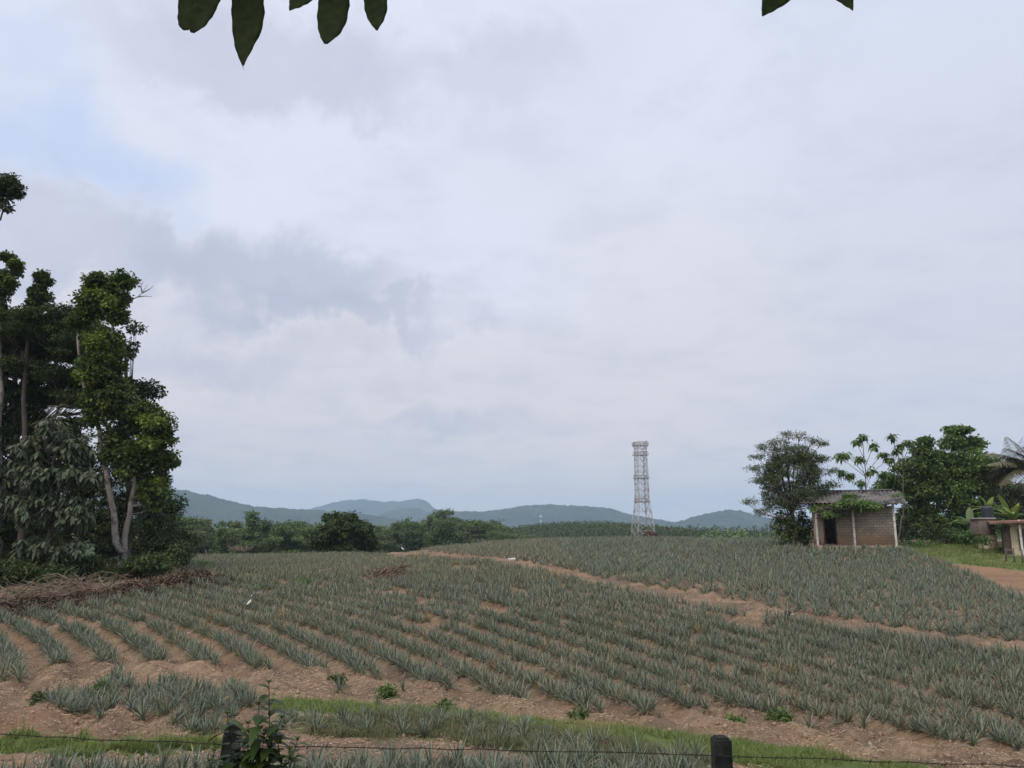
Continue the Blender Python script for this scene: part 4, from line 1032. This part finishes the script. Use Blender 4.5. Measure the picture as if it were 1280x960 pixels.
def plant_spots():
    rng = np.random.default_rng(77); out = []
    # curved rows of the main field
    for kk in range(int(20 / ROWS), int(150 / ROWS)):
        rad = kk * ROWS
        for off in (-.14, .14):
            r = rad + off; n = int(2 * pi * r / .20); th = np.arange(n) * 2 * pi / n + (0 if off > 0 else .18 / r)
            x = ROWC[0] + r * np.sin(th); y = ROWC[1] + r * np.cos(th)
            s_ = (y > 12) & (y < 90) & (x > -40) & (x < 40); out.append(np.c_[x[s_], y[s_], np.zeros(s_.sum())])
    A = np.concatenate(out); A = A[inside(A[:, 0], A[:, 1], Z_MID)]
    gapn = fbm(A[:, 0] * .35, A[:, 1] * .35, 61, 3)
    keep = (gapn > .27) & (rng.random(len(A)) > .07)
    farleft = (A[:, 1] > 45) & (A[:, 0] < 0)
    keep &= ~(farleft & (rng.random(len(A)) < .22))
    for cx, cy, s_ in RED[:3]: keep &= np.hypot(A[:, 0] - cx, (A[:, 1] - cy) * .8) > s_ * .8
    for (u, v, rr) in ((487, 722, 1.2), (468, 727, .8)):
        q = ray(u, v); keep &= np.hypot(A[:, 0] - q[0], A[:, 1] - q[1]) > rr
    A = A[keep]
    # upper field
    B = []
    for q in np.arange(-60, 80, .88):
        for off in (-.17, .17):
            t = np.arange(15, 110, .25)
            x = (q + off) * cos(UPAZ) + t * sin(UPAZ); y = -(q + off) * sin(UPAZ) + t * cos(UPAZ)
            B.append(np.c_[x, y, np.ones(len(t))])
    B = np.concatenate(B); B = B[inside(B[:, 0] + .0, B[:, 1], Z_UP)]
    # rows end raggedly at the path
    B = B[(fbm(B[:, 0] * .4, B[:, 1] * .4, 71, 3) > .24) & (rng.random(len(B)) > .04)]
    D = []
    for Z, dens, tp in ((Z_TERR, .25, 2), (Z_BOT, .27, 3), (Z_SCRUB, .40, 4)):
        lo, hi = Z.min(0), Z.max(0)
        xs, ys = np.meshgrid(np.arange(lo[0], hi[0], dens), np.arange(lo[1], hi[1], dens)); xs = xs.ravel(); ys = ys.ravel()
        xs = xs + rng.normal(0, .09, len(xs)); ys = ys + rng.normal(0, .09, len(ys))
        s_ = inside(xs, ys, Z); D.append(np.c_[xs[s_], ys[s_], np.full(s_.sum(), tp)])
    # a few strays on the banks
    st = [ray(u, v) for u, v in ((425, 868), (505, 860), (150, 838), (240, 908), (1010, 905), (128, 902), (470, 880), (1020, 772))]
    D.append(np.array([[a, b_, 5] for a, b_ in st]))
    pts = np.concatenate([A, B] + D)
    pts[:, :2] += rng.normal(0, 1, (len(pts), 2)) * (.035 + (pts[:, 2:3] == 1) * (.07 + .14 * sstep(34, 46, pts[:, 1:2])))
    return pts
def pineapples():
    rng = np.random.default_rng(9)
    pts = plant_spots()
    z = terrain(pts[:, 0], pts[:, 1]) - .03
    # apparent size decides which plants are individuals
    x, y = pts[:, 0], pts[:, 1]
    d = y * cos(PITCH) + z * sin(PITCH); u = 640 + F * x / d; v = 480 - F * (-y * sin(PITCH) + (z + .35) * cos(PITCH)) / d
    vis = (u > -5) & (u < 1285) & (v < 958) & (v > 600)
    order = np.argsort(np.where(vis, d, 1e6))
    near = order[:300]; isn = np.zeros(len(pts), bool); isn[near] = True
    protos = []
    lab = {0: 'spiky grey green pineapple plant at the front ends of the main field rows', 1: 'spiky grey green pineapple plant in the upper field', 2: 'spiky grey green pineapple plant in the small patch on the left terrace',
           3: 'spiky grey green pineapple plant in the band along the bottom edge, beyond the wire', 4: 'thin pineapple plant among grass in the strip below the main bank', 5: 'stray pineapple plant growing apart on the bare bank'}
    grp = {0: 'pineapple plants at the front of the main field', 1: 'pineapple plants of the upper field', 2: 'pineapple plants on the left terrace', 3: 'pineapple plants along the bottom edge', 4: 'pineapple plants in the grassy strip', 5: 'stray pineapple plants on the bank'}
    for k in range(8):
        m = MB(); pine_mesh(m, np.zeros(3), rng, int(rng.integers(26, 34)), 4, 1.0, .22)
        protos.append(m.build('pineapple_plant', M['pine'], None, False)); 
    used = set()
    for j, i in enumerate(near):
        k = j % 8
        if k not in used: o = protos[k]; used.add(k)
        else: o = protos[k].copy(); C.objects.link(o)
        t = int(pts[i, 2]); s_ = rng.uniform(.36, .65) * {4: .8, 2: .86}.get(t, 1)
        o.location = (x[i], y[i], z[i]); o.rotation_euler = (rng.normal(0, .08), rng.normal(0, .08), rng.uniform(0, 6.28)); o.scale = (s_, s_, s_ * rng.uniform(.85, 1.15))
        tag(o, lab[t], 'pineapple plant', grp[t])
    mb = MB()
    # libraries of simpler plants, stamped out for the rest of the field
    lib = []
    for lod, (n, seg, wd) in enumerate(((22, 3, 1.05), (15, 2, 1.3), (10, 2, 1.8))):
        L_ = []
        for q in range(12):
            m = MB(); pine_mesh(m, np.zeros(3), rng, n, seg, 1.0, .2 if lod == 0 else 0, wd); L_.append((np.concatenate(m.V), np.concatenate(m.Q), np.concatenate(m.t)))
        lib.append(L_)
    rest = np.where(~isn)[0]
    lod = np.where(y[rest] < 30, 0, np.where(y[rest] < 50, 1, 2))
    var = rng.integers(0, 12, len(rest))
    for l in range(3):
        for q in range(12):
            ids = rest[(lod == l) & (var == q)]
            if not len(ids): continue
            V, Q, t = lib[l][q]; n = len(ids)
            a = rng.uniform(0, 6.28, n); s_ = rng.uniform(.37, .65, n) * np.where(pts[ids, 2] == 4, .8, 1) * np.where(pts[ids, 2] == 2, .86, 1) * (1 + .15 * sstep(28, 50, y[ids]))
            # poorer growth on the far left knoll
            s_ = s_ * np.where((y[ids] > 45) & (x[ids] < -3), .8, 1) * (.85 + .3 * fbm(x[ids] * .3, y[ids] * .3, 5))
            ca, sa = np.cos(a)[:, None], np.sin(a)[:, None]
            P3 = np.stack([V[None, :, 0] * ca - V[None, :, 1] * sa, V[None, :, 0] * sa + V[None, :, 1] * ca, np.broadcast_to(V[None, :, 2], (n, len(V)))], -1) * s_[:, None, None]
            P3 += np.stack([x[ids], y[ids], z[ids]], 1)[:, None]
            QQ = (Q[None] + (np.arange(n) * len(V))[:, None, None]).reshape(-1, 4)
            dry = np.where((y[ids] > 40) & (x[ids] < 4), .12, 0) + np.where(rng.random(len(ids)) < .03, .6, 0) + .10 * sstep(.5, .8, fbm(x[ids] * .25, y[ids] * .25, 15))
            mb.add(P3.reshape(-1, 3), QQ, None, np.clip(np.tile(t, n) + np.repeat(dry, len(V)), 0, 1))
    o = mb.build('pineapple_field', M['pine']); tag(o, 'dense rows of grey green pineapple plants covering the slope up to the crest', 'pineapple plants', None, 'stuff')
    print('pineapples', len(pts))
pineapples()

# ------------------------------------------------------------------ grass, litter, weeds
def blades(name, label, Z, n, L, wd, mt, seed, tint=(0, .3), e0=1.1, dens=None):
    rng = np.random.default_rng(seed); x = []; 
    lo, hi = Z.min(0), Z.max(0); out = []
    while sum(len(o) for o in out) < n:
        q = rng.uniform(lo, hi, (n * 2, 2)); jq = q + .35 * (np.c_[fbm(q[:, 0] * 1.5, q[:, 1] * 1.5, 31), fbm(q[:, 0] * 1.5, q[:, 1] * 1.5, 32)] - .5) * 2
        s_ = inside(jq[:, 0], jq[:, 1], Z) & (fbm(q[:, 0] * 1.2, q[:, 1] * 1.2, seed) > (dens or .34) + .12 * rng.random(len(q))); out.append(q[s_])
    q = np.concatenate(out)[:n]; z = terrain(q[:, 0], q[:, 1])
    a = rng.uniform(0, 6.28, n); e = rng.normal(e0, .3, n)
    d = np.stack([np.cos(a) * np.cos(e), np.sin(a) * np.cos(e), np.sin(e)], 1)
    hgt = (.35 + 1.3 * fbm(q[:, 0] * 1.6, q[:, 1] * 1.6, seed + 3)) * np.where(rng.random(n) < .04, 2.2, 1)
    b = MB(); b.strips(np.c_[q, z - .01], d, L * rng.uniform(.5, 1.3, n) * hgt, wd, 2, [1, .8, .05], rng.uniform(.1, .6, n), np.clip(rng.uniform(*tint, n) + .5 * sstep(.55, .75, fbm(q[:, 0] * .7, q[:, 1] * .7, seed + 9)), 0, 1))
    return tag(b.build(name, mt), label, 'grass', None, 'stuff')
blades('grass', 'bright green grass strip running along the ditch below the field', Z_GRASS, 42000, .14, .012, M['grass'], 1)
blades('grass', 'bright green grass on the lower left terrace behind the wire', Z_GRASS2, 16000, .17, .012, M['grass'], 2)
blades('grass', 'rough mixed green and dry grass on the strip below the grass ditch', Z_SCRUB, 17000, .22, .012, M['scrub'] if 'scrub' in M else leafmat('scrub_grass', (.11, .125, .05), (.18, .18, .09), (.28, .21, .12), .7, .3), 3)
blades('grass', 'short green yard grass beside the hut and the house', Z_YARD, 26000, .22, .03, M['grass'], 4)
def litter():
    rng = np.random.default_rng(6); n = 330000
    r = np.sqrt(rng.uniform(12.5 ** 2, 34 ** 2, n)); a = rng.uniform(-.66, .66, n)
    x, y = r * np.sin(a), r * np.cos(a)
    keep = fbm(x * 1.1, y * 1.1, 8) > .34 + .18 * rng.random(n)
    for Z in (Z_GRASS, Z_GRASS2, Z_YARD): keep &= ~inside(x, y, Z)
    keep &= rng.random(n) < np.where(inside(x, y, Z_MID) | inside(x, y, Z_UP), .4, 1)
    x, y = x[keep], y[keep]; n = len(x); z = terrain(x, y) + .012
    d = rng.normal(0, 1, (n, 3)); d[:, 2] *= .18
    b = MB(); b.leaves(np.c_[x, y, z], d, rng.uniform(.02, .20, n) * rng.uniform(.4, 1, n), rng.uniform(.006, .02, n), rng.uniform(0, 1, n) ** 2, .1, rng)
    tag(b.build('straw_litter', M['litter']), 'dry straw and dead pineapple leaves strewn over the bare soil', 'straw litter', None, 'stuff')
litter()
def clods():
    rng = np.random.default_rng(16); n = 14000
    r = np.sqrt(rng.uniform(13.0 ** 2, 36 ** 2, n)); a = rng.uniform(-.66, .66, n); x, y = r * np.sin(a), r * np.cos(a)
    keep = np.ones(n, bool)
    for Z in (Z_GRASS, Z_GRASS2, Z_YARD): keep &= ~inside(x, y, Z)
    x, y = x[keep], y[keep]; n = len(x); z = terrain(x, y)
    oct_ = np.array([[1,0,0],[-1,0,0],[0,1,0],[0,-1,0],[0,0,1],[0,0,-1]], float); T = np.array([[0,2,4],[2,1,4],[1,3,4],[3,0,4],[2,0,5],[1,2,5],[3,1,5],[0,3,5]])
    V = oct_[None] * rng.uniform(.6, 1.3, (n, 6, 1)) * (rng.uniform(0, 1, n) ** 3 * .06 + .012)[:, None, None] + np.c_[x, y, z][:, None]
    TT = (T[None] + (np.arange(n) * 6)[:, None, None]).reshape(-1, 3)
    b = MB(); b.add(V.reshape(-1, 3), None, TT); tag(b.build('soil_clods', M['clod'], smooth=False), 'loose soil clods and small stones on the bare banks', 'soil clods', None, 'stuff')
M['clod'] = noisemat('clod', (.24, .14, .10), (.36, .25, .18), 2, .95)
clods()
def weeds():
    for i, (u, v, ru, rv, leaf, lab) in enumerate((
        (280, 724, 5, 6, 'bright', 'bright green weed clump standing in the field near the dry mound'),
        (385, 728, 9, 4, 'bright', 'bright green weeds beside a dark plant in the middle of the field'),
        (408, 722, 8, 4, 'bright', 'bright green weed patch left of the root pile'),
        (318, 735, 8, 3, 'bright', 'low bright weed patch just behind the white egret'),
        (352, 734, 7, 4, 'fresh', 'low dull weed patch between the egret and the root pile'),
        (483, 868, 4, 6, 'right', 'small yellow green sapling weed on the bank above the grass ditch'),
        (975, 901, 7, 4, 'right', 'round green weed at the foot of the front rows, right of the dark post'),
        (918, 900, 9, 3, 'fresh', 'flat green weed on the bare bank above the dark post'),
        (555, 887, 7, 4, 'right', 'tuft of tall green weed at the upper edge of the grass ditch'),
        (52, 875, 4, 6, 'canopy', 'small shrubby weed at the left end of the terrace plants'),
        (128, 866, 10, 6, 'right', 'green bushy weed among the terrace pineapple plants'),
        (420, 850, 6, 4, 'canopy', 'dark weed tuft hanging at the end of a field row'),
        (725, 893, 6, 3, 'canopy', 'dark green weed at a row end above the grass strip'),
        (20, 742, 8, 4, 'fresh', 'tiny green weed among the dry sticks at left'))):
        x, y = ray(u, v + rv * .7); z = gz(x, y); s_ = y / F
        b = np.array([x, y, z]); top = b + [0, 0, rv * s_ * 1.4]
        clump_tree('weed_clump', lab, 'weeds', b, [[(b, .012), ((b + top) / 2, .01), (top, .005)]], [(b + [0, 0, rv * s_ * .8], (ru * s_, ru * s_, rv * s_ * .7), 16)], M[leaf], M['darkbark'], .11, .05, .16, 30, seed=100 + i, limb=.006, flat=.7)
weeds()
# ------------------------------------------------------------------ egrets, scraps
M['white'] = noisemat('white_feathers', (.6, .6, .57), (.7, .7, .67), 8, .8, bump=.1)
M['beak'] = noisemat('beak', (.5, .32, .05), (.6, .4, .08), 8, .5)
def egret(u, v, label, rz, sc=1.0):
    x, y = ray(u, v); z = gz(x, y); r = empty('egret', (x, y, z), label, 'egret', 'white egrets in the field')
    r.rotation_euler = (0, 0, rz); r.scale = (sc, sc, sc)
    m = MB(); m.tube([(-.20, 0, .40), (-.12, 0, .45), (0, 0, .52), (.08, 0, .60), (.11, 0, .70), (.08, 0, .80), (.10, 0, .88), (.15, 0, .905), (.19, 0, .90)], [.012, .05, .085, .06, .028, .022, .024, .028, .012], 10)
    o = m.build('body', M['white'], r, True); sm = o.modifiers.new('s', 'SUBSURF'); sm.levels = 1; sm.render_levels = 1
    m = MB(); m.tube([(.18, 0, .90), (.26, 0, .885)], [.010, .002], 6); m.build('beak', M['beak'], r, True)
    for s_ in (-1, 1):
        m = MB(); m.tube([(.0, s_ * .03, .46), (.02, s_ * .03, .24), (0, s_ * .03, .0)], [.010, .007, .006], 5); m.tube([(0, s_ * .03, .01), (.07, s_ * .03, .0)], [.006, .004], 5); m.build('leg', M['postdark'], r, True)
egret(311, 765, 'white egret standing upright in the near left rows', R(60), .72)
egret(503, 692, 'small white egret far off at the edge of the earth path', R(160), .85)
def scrap(u, v, sz, name, label, mt, cat):
    rng = np.random.default_rng(int(u)); x, y = ray(u, v); z = gz(x, y); b = MB(); n = 26
    th = np.arccos(1 - 2 * (np.arange(n) + .5) / n); ph = np.arange(n) * 2.4
    import bmesh
    bm = bmesh.new(); bmesh.ops.create_icosphere(bm, subdivisions=2, radius=1)
    for vv in bm.verts: vv.co *= float(rng.uniform(.75, 1.1)); vv.co.x *= sz[0]; vv.co.y *= sz[1]; vv.co.z *= sz[2]
    me = bpy.data.meshes.new(name); bm.to_mesh(me); bm.free(); me.materials.append(mt)
    o = bpy.data.objects.new(name, me); C.objects.link(o); o.location = (x, y, z + sz[2] * .6); tag(o, label, cat)
scrap(640, 700, (.35, .2, .10), 'stone', 'pale flat stone lying on the earth path', M['post'], 'stone')
scrap(309, 768, (.10, .08, .16), 'plastic_scrap', 'white plastic scrap lying just below the near egret', M['white'], 'plastic scrap')
scrap(985, 771, (.16, .14, .14), 'stump', 'dark burnt stump at the edge of the earth path', M['postdark'], 'stump')
scrap(990, 772, (.09, .08, .07), 'stone', 'pale stone beside the dark burnt stump', M['conc'], 'stone')
scrap(1088, 933, (.05, .05, .10), 'stone', 'pale broken stone on the bank at the right, near dry twigs', M['conc'], 'stone')
stick_heap('dry_twigs', 'few upright dry twigs on the bare bank at lower right', [ray(1072, 932), ray(1076, 934)], 12, M['dry'], (.2, .5), (.004, .01), 12, 'twigs', .15, .1)

# ------------------------------------------------------------------ wire fence in front
def fence():
    Yf = 5.8; g = lambda x, y=Yf: gz(x, y)
    pl = P(291, 905, Yf); pr = P(901, 923, Yf)
    base = np.array([pr[0], Yf, g(pr[0])])
    r = empty('wire_fence', base, 'barbed wire fence with two dark old posts across the foreground', 'fence')
    posts = [(pl, .14, .05), (pr, .125, .0), (P(-360, 900, Yf), .13, 0), (P(1560, 930, Yf), .13, 0)]
    for (t, w, lean) in posts:
        z0 = g(t[0]) - .3; H = t[2] - z0; m = MB()
        c = np.array([t[0], t[1], z0 + H / 2]); m.box(c - [lean * .6, 0, .0], (w * 1.5 if lean else w, w, H), taper=.5 if lean else .97, tilt=[[1, 0, lean], [0, 1, 0], [0, 0, 1]])
        if not lean: m.box((t[0], t[1], t[2] + .008), (w * .8, w * .8, .016), taper=.8)
        m.build('post', M['postdark'], r, False, base, bevel=.005)
    wires = [[(-900, 895), (-360, 906), (0, 918), (140, 925), (291, 931), (450, 935), (640, 938), (901, 944), (1100, 952), (1280, 957), (1560, 962)]]
    for i, w in enumerate(wires * 3):
        dz = -.42 * i; pts = [P(u, v, Yf - .09) + [0, 0, dz] for u, v in w]; pts = np.array(pts)
        s_ = np.linspace(0, len(pts) - 1, 160); pp = np.stack([np.interp(s_, np.arange(len(pts)), pts[:, k]) for k in range(3)], 1)
        rng = np.random.default_rng(i)
        for k in (1, 2): pp[:, k] += np.interp(s_, np.linspace(0, len(pts), 60), rng.normal(0, .004, 60))
        m = MB(); ph = np.arange(160) * .9
        for sg in (0, pi): m.tube(pp + np.stack([0 * ph, np.cos(ph + sg) * .003, np.sin(ph + sg) * .003], 1), np.full(160, .0022), 4)
        L = np.r_[0, np.cumsum(np.linalg.norm(np.diff(pp, axis=0), axis=1))]
        for q in np.arange(.05, L[-1], .13):
            c = np.array([np.interp(q, L, pp[:, k]) for k in range(3)])
            for a in (.6, 2.2): m.bar(c - np.array([.006, .6 * cos(a) * .02, sin(a) * .018]), c + np.array([.006, .6 * cos(a) * .02, sin(a) * .018]), .0035)
        m.build('wire', M['wire'], r, False, base)
    # bent loop of wire right of the post
    m = MB(); pts = [P(u, v, Yf - .09) for u, v in ((985, 951), (989, 946), (993, 945), (996, 949), (999, 955), (1003, 956))]; m.tube(pts, [.0022] * 6, 4); m.build('wire_loop', M['wire'], r, False, base)
fence()

# ------------------------------------------------------------------ foreground weed at the fence and hanging leaves
def ovate(mb, c, d, L, Wd, tint, droop, side=None):
    mb.strips(np.asarray(c)[None], np.asarray(d)[None], L, Wd, 8, [.05, .55, .85, 1, .97, .82, .58, .28, .02], droop, tint, .10, side)
def weed_plant():
    rng = np.random.default_rng(31); Y = 5.35
    defs = [(336, 854, 332, .0), (310, 905, 318, .0), (284, 893, 288, .0), (352, 898, 336, .0), (268, 940, 276, 0), (372, 925, 340, 0), (300, 925, 300, 0), (324, 880, 326, 0), (345, 915, 340, 0), (362, 938, 345, 0), (296, 942, 300, 0), (330, 920, 322, 0), (280, 952, 285, 0), (352, 950, 345, 0), (318, 940, 315, 0), (262, 952, 270, 0)]
    base = P(318, 1000, Y); base[2] = gz(base[0], Y)
    r = empty('leafy_weed', base, 'dark leafy weed with upright stems growing around the left fence post', 'weed')
    for (ut, vt, ub, _) in defs:
        yj = Y + rng.uniform(-.12, .12)
        t = P(ut, vt, yj); b0 = P(ub, 1000, yj); b0[2] = gz(b0[0], yj)
        bend = rng.normal(0, .06, 2)
        s_ = np.linspace(0, 1, 12)[:, None]; pp = b0 + (t - b0) * s_ + np.c_[np.sin(s_ * pi) * bend[0], np.sin(s_ * pi) * bend[1], 0 * s_]
        m = MB(); m.tube(pp, np.linspace(.008, .0025, 12), 6); m.build('stem', M['weedstem'], r, True, base)
        n = int((t[2] - b0[2]) / .036)
        m = MB()
        for i in range(n):
            f = i / n; 
            if f < .35 and rng.random() < .6: continue
            c = b0 + (t - b0) * f + [np.sin(f * pi) * bend[0], np.sin(f * pi) * bend[1], 0]
            a0 = i * 1.57 + rng.uniform(-.3, .3)
            for sg in (0, pi):
                if rng.random() < .12: continue
                a = a0 + sg; e = rng.uniform(-.1, .6); L = (.175 - .075 * f ** 5) * rng.uniform(.6, 1.15)
                d = np.array([cos(a) * cos(e), sin(a) * cos(e) * .8, sin(e)])
                ovate(m, c, d, L, L * .5, np.clip(rng.normal(.15, .2), 0, 1), rng.uniform(.2, .8))
        for a in np.arange(0, 6.28, 1.3): ovate(m, t, np.array([cos(a) * .6, sin(a) * .6, .7]), .045, .02, .3, .3)
        m.build('foliage', M['weed'], r, True, base)
M['weedstem'] = noisemat('weed_stem', (.03, .035, .015), (.05, .05, .025), 20, .7)
weed_plant()
M['hang'] = None
def hangmat():
    m, k = mat('hanging_leaf')
    tc = k.n('ShaderNodeTexCoord').outputs['Object']
    n = k.noise(tc, 28, 5, .6); sp_ = k.noise(tc, 55, 4, .7)
    c = k.mix(k.ramp(n, .35, .65), (.016, .028, .006, 1), (.030, .048, .010, 1))
    c = k.mix(k.ramp(sp_, .66, .74), c, (.10, .055, .02, 1))
    p = k.n('ShaderNodeBsdfPrincipled', {'Base Color': c, 'Roughness': .7, 'Specular IOR Level': .15}); tr = k.n('ShaderNodeBsdfTranslucent', {0: c})
    mx = k.n('ShaderNodeMixShader', {0: .18, 1: p, 2: tr}); k.n('ShaderNodeOutputMaterial', {0: mx}); return m
M['hang'] = hangmat()
def outline_leaf(tip, base, half_l, half_r, Y, root, org, bite=None):
    """a hanging leaf blade of the given outline, folded along its midrib and curled; half widths in metres along the midrib"""
    a = P(*base, Y); b = P(*tip, Y); n = 28; t = np.linspace(0, 1, n)
    ax = b - a; L = np.linalg.norm(ax); ax /= L; sd = np.cross(ax, [0, 1., 0]); sd /= np.linalg.norm(sd)
    if sd[0] < 0: sd = -sd
    wl = np.interp(t, np.linspace(0, 1, len(half_l)), half_l); wr = np.interp(t, np.linspace(0, 1, len(half_r)), half_r)
    k = np.ones(5) / 5
    for _ in range(2): wl = np.convolve(np.pad(wl, 2, mode='edge'), k, 'valid'); wr = np.convolve(np.pad(wr, 2, mode='edge'), k, 'valid')
    wl[-1] *= .3; wr[-1] *= .3; wl[-2] *= .75; wr[-2] *= .75
    wl *= 1 + .03 * np.sin(t * 40); wr *= 1 + .03 * np.sin(t * 37 + 1)
    mid = a + ax * L * t[:, None] + np.array([0, 1., 0]) * (.02 * np.sin(t * pi))[:, None]
    V = []
    for i in range(n):
        for f in (-1, -.66, -.33, 0, .33, .66, 1):
            w = wl[i] if f < 0 else wr[i]
            V.append(mid[i] + sd * f * w + np.array([0, -1., 0]) * (abs(f) ** 1.3 * w * .12 + .0015 * sin(i * 1.9 + f * 4)))
    V = np.array(V); Q = []
    for i in range(n - 1):
        for j in range(6): Q.append([i * 7 + j, i * 7 + j + 1, (i + 1) * 7 + j + 1, (i + 1) * 7 + j])
    m = MB(); m.add(V, Q); o = m.build('leaf', M['hang'], root, True, org)
    o.modifiers.new('s', 'SOLIDIFY').thickness = .0007
    m = MB(); m.tube([mid[i] + [0, .001, 0] for i in range(0, n, 3)] + [mid[-1]], np.linspace(.0016, .0004, len(range(0, n, 3)) + 1), 5); m.build('midrib', M['weedstem'], o, True, org)
def hanging():
    Y = 2.0; s_ = Y / F * 1.06
    top = P(360, -90, Y)
    r = empty('hanging_branch', top, 'leafy branch above the camera with broad dark leaves hanging into the top left', 'branch')
    m = MB(); m.tube([P(150, -170, 2.5), P(230, -110, 2.1), P(300, -95, Y), P(380, -80, Y), P(480, -85, Y), P(560, -110, 2.1)], [.014, .012, .010, .008, .006, .003], 8); m.build('stem', M['darkbark'], r, True, top)
    w = lambda *a: [x * s_ * 1.22 for x in a]
    L = [((232, 38), (238, -70), w(4, 14, 14, 13, 12, 11, 7), w(3, 10, 10, 10, 13, 15, 6), Y),
         ((240, 41), (278, -58), w(3, 12, 14, 14, 13, 11, 4), w(3, 10, 12, 13, 13, 12, 5), Y - .02),
         ((304, 82), (308, -60), w(3, 12, 17, 17, 16, 14, 10, 1), w(3, 12, 17, 20, 20, 18, 7, 1), Y),
         ((362, 13), (402, -50), w(2, 8, 14, 14, 10, .5), w(2, 10, 14, 14, 10, .5), Y),
         ((407, 55), (424, -55), w(3, 12, 16, 17, 16, 12, 3), w(3, 12, 16, 18, 18, 17, 3), Y),
         ((471, 38), (465, -55), w(3, 8, 12, 13, 13, 10, .8), w(3, 9, 12, 13, 13, 10, .8), Y)]
    for tip, bs, hl, hr, yy in L:
        outline_leaf(tip, bs, hl, hr, yy, r, top)
        m = MB(); m.tube([P(bs[0], bs[1], yy), P(bs[0] + 3, bs[1] - 16, yy), P(bs[0] + 6, -86, Y)], [.0015, .0018, .002], 5); m.build('leaf_stalk', M['weedstem'], r, True, top)
    m = MB(); m.tube([P(304, 80, Y), P(303.5, 84, Y), P(305, 87, Y)], [.0012, .0008, .0004], 5); m.build('leaf_tip', M['weedstem'], r, True, top)
    top2 = P(1020, -90, Y)
    r2 = empty('hanging_branch', top2, 'leafy branch above the camera with two leaf tips showing at the top right', 'branch')
    m = MB(); m.tube([P(1200, -160, 2.4), P(1120, -110, Y), P(1040, -80, Y), P(980, -85, Y)], [.012, .010, .007, .003], 8); m.build('stem', M['darkbark'], r2, True, top2)
    for tip, bs, hl, hr in (((953, 20), (1010, -62), w(3, 12, 18, 20, 16, 10, .8), w(3, 12, 18, 18, 14, 8, .8)), ((1066, 13), (1034, -70), w(3, 12, 18, 20, 16, 9, .5), w(3, 12, 17, 18, 14, 7, .5))):
        outline_leaf(tip, bs, hl, hr, Y, r2, top2)
        m = MB(); m.tube([P(bs[0], bs[1], Y), P(bs[0], -84, Y)], [.0015, .002], 5); m.build('leaf_stalk', M['weedstem'], r2, True, top2)
hanging()
def shade_tree():
    rng = np.random.default_rng(3); lobes = []
    for x in np.arange(-7, 7.5, 1.6):
        for y in np.arange(-5, 5.2, 1.6):
            lobes.append(((x + rng.uniform(-.4, .4), y, 2.3 + max(0, y) * .92 + rng.uniform(0, 1.0)), (.9, .9, .45), 7))
    b = np.array([-5.5, -3.5, gz(-5.5, -3.5)])
    clump_tree('shade_tree', 'spreading tree over the camera that shades the fence, outside the picture', 'tree', b,
        [[(b, .22), (b + [.3, .3, 2], .18), (b + [1.2, 1.5, 3.6], .12), (b + [3, 3.5, 4.4], .08), (b + [5, 5.5, 5.2], .04)], [(b + [1.2, 1.5, 3.6], .1), (b + [4.5, 1.5, 4.4], .07), (b + [9, 2, 5], .03)]],
        lobes, M['dark'], M['darkbark'], .17, .08, .5, 40, seed=99, limb=.015)
shade_tree()

# ------------------------------------------------------------------ haze
def haze():
    m = MB(); m.box((0, 0, 130), (12400, 12400, 310)); o = m.build('haze', None)
    mt = bpy.data.materials.new('haze'); mt.use_nodes = True; k = NT(mt.node_tree)
    v = k.n('ShaderNodeVolumePrincipled', {'Color': (.60, .79, 1, 1), 'Density': .00020, 'Anisotropy': 0.0})
    out = k.n('ShaderNodeOutputMaterial'); k.t.links.new(v.outputs[0], out.inputs['Volume'])
    o.data.materials.append(mt); tag(o, kind='stuff')
haze()
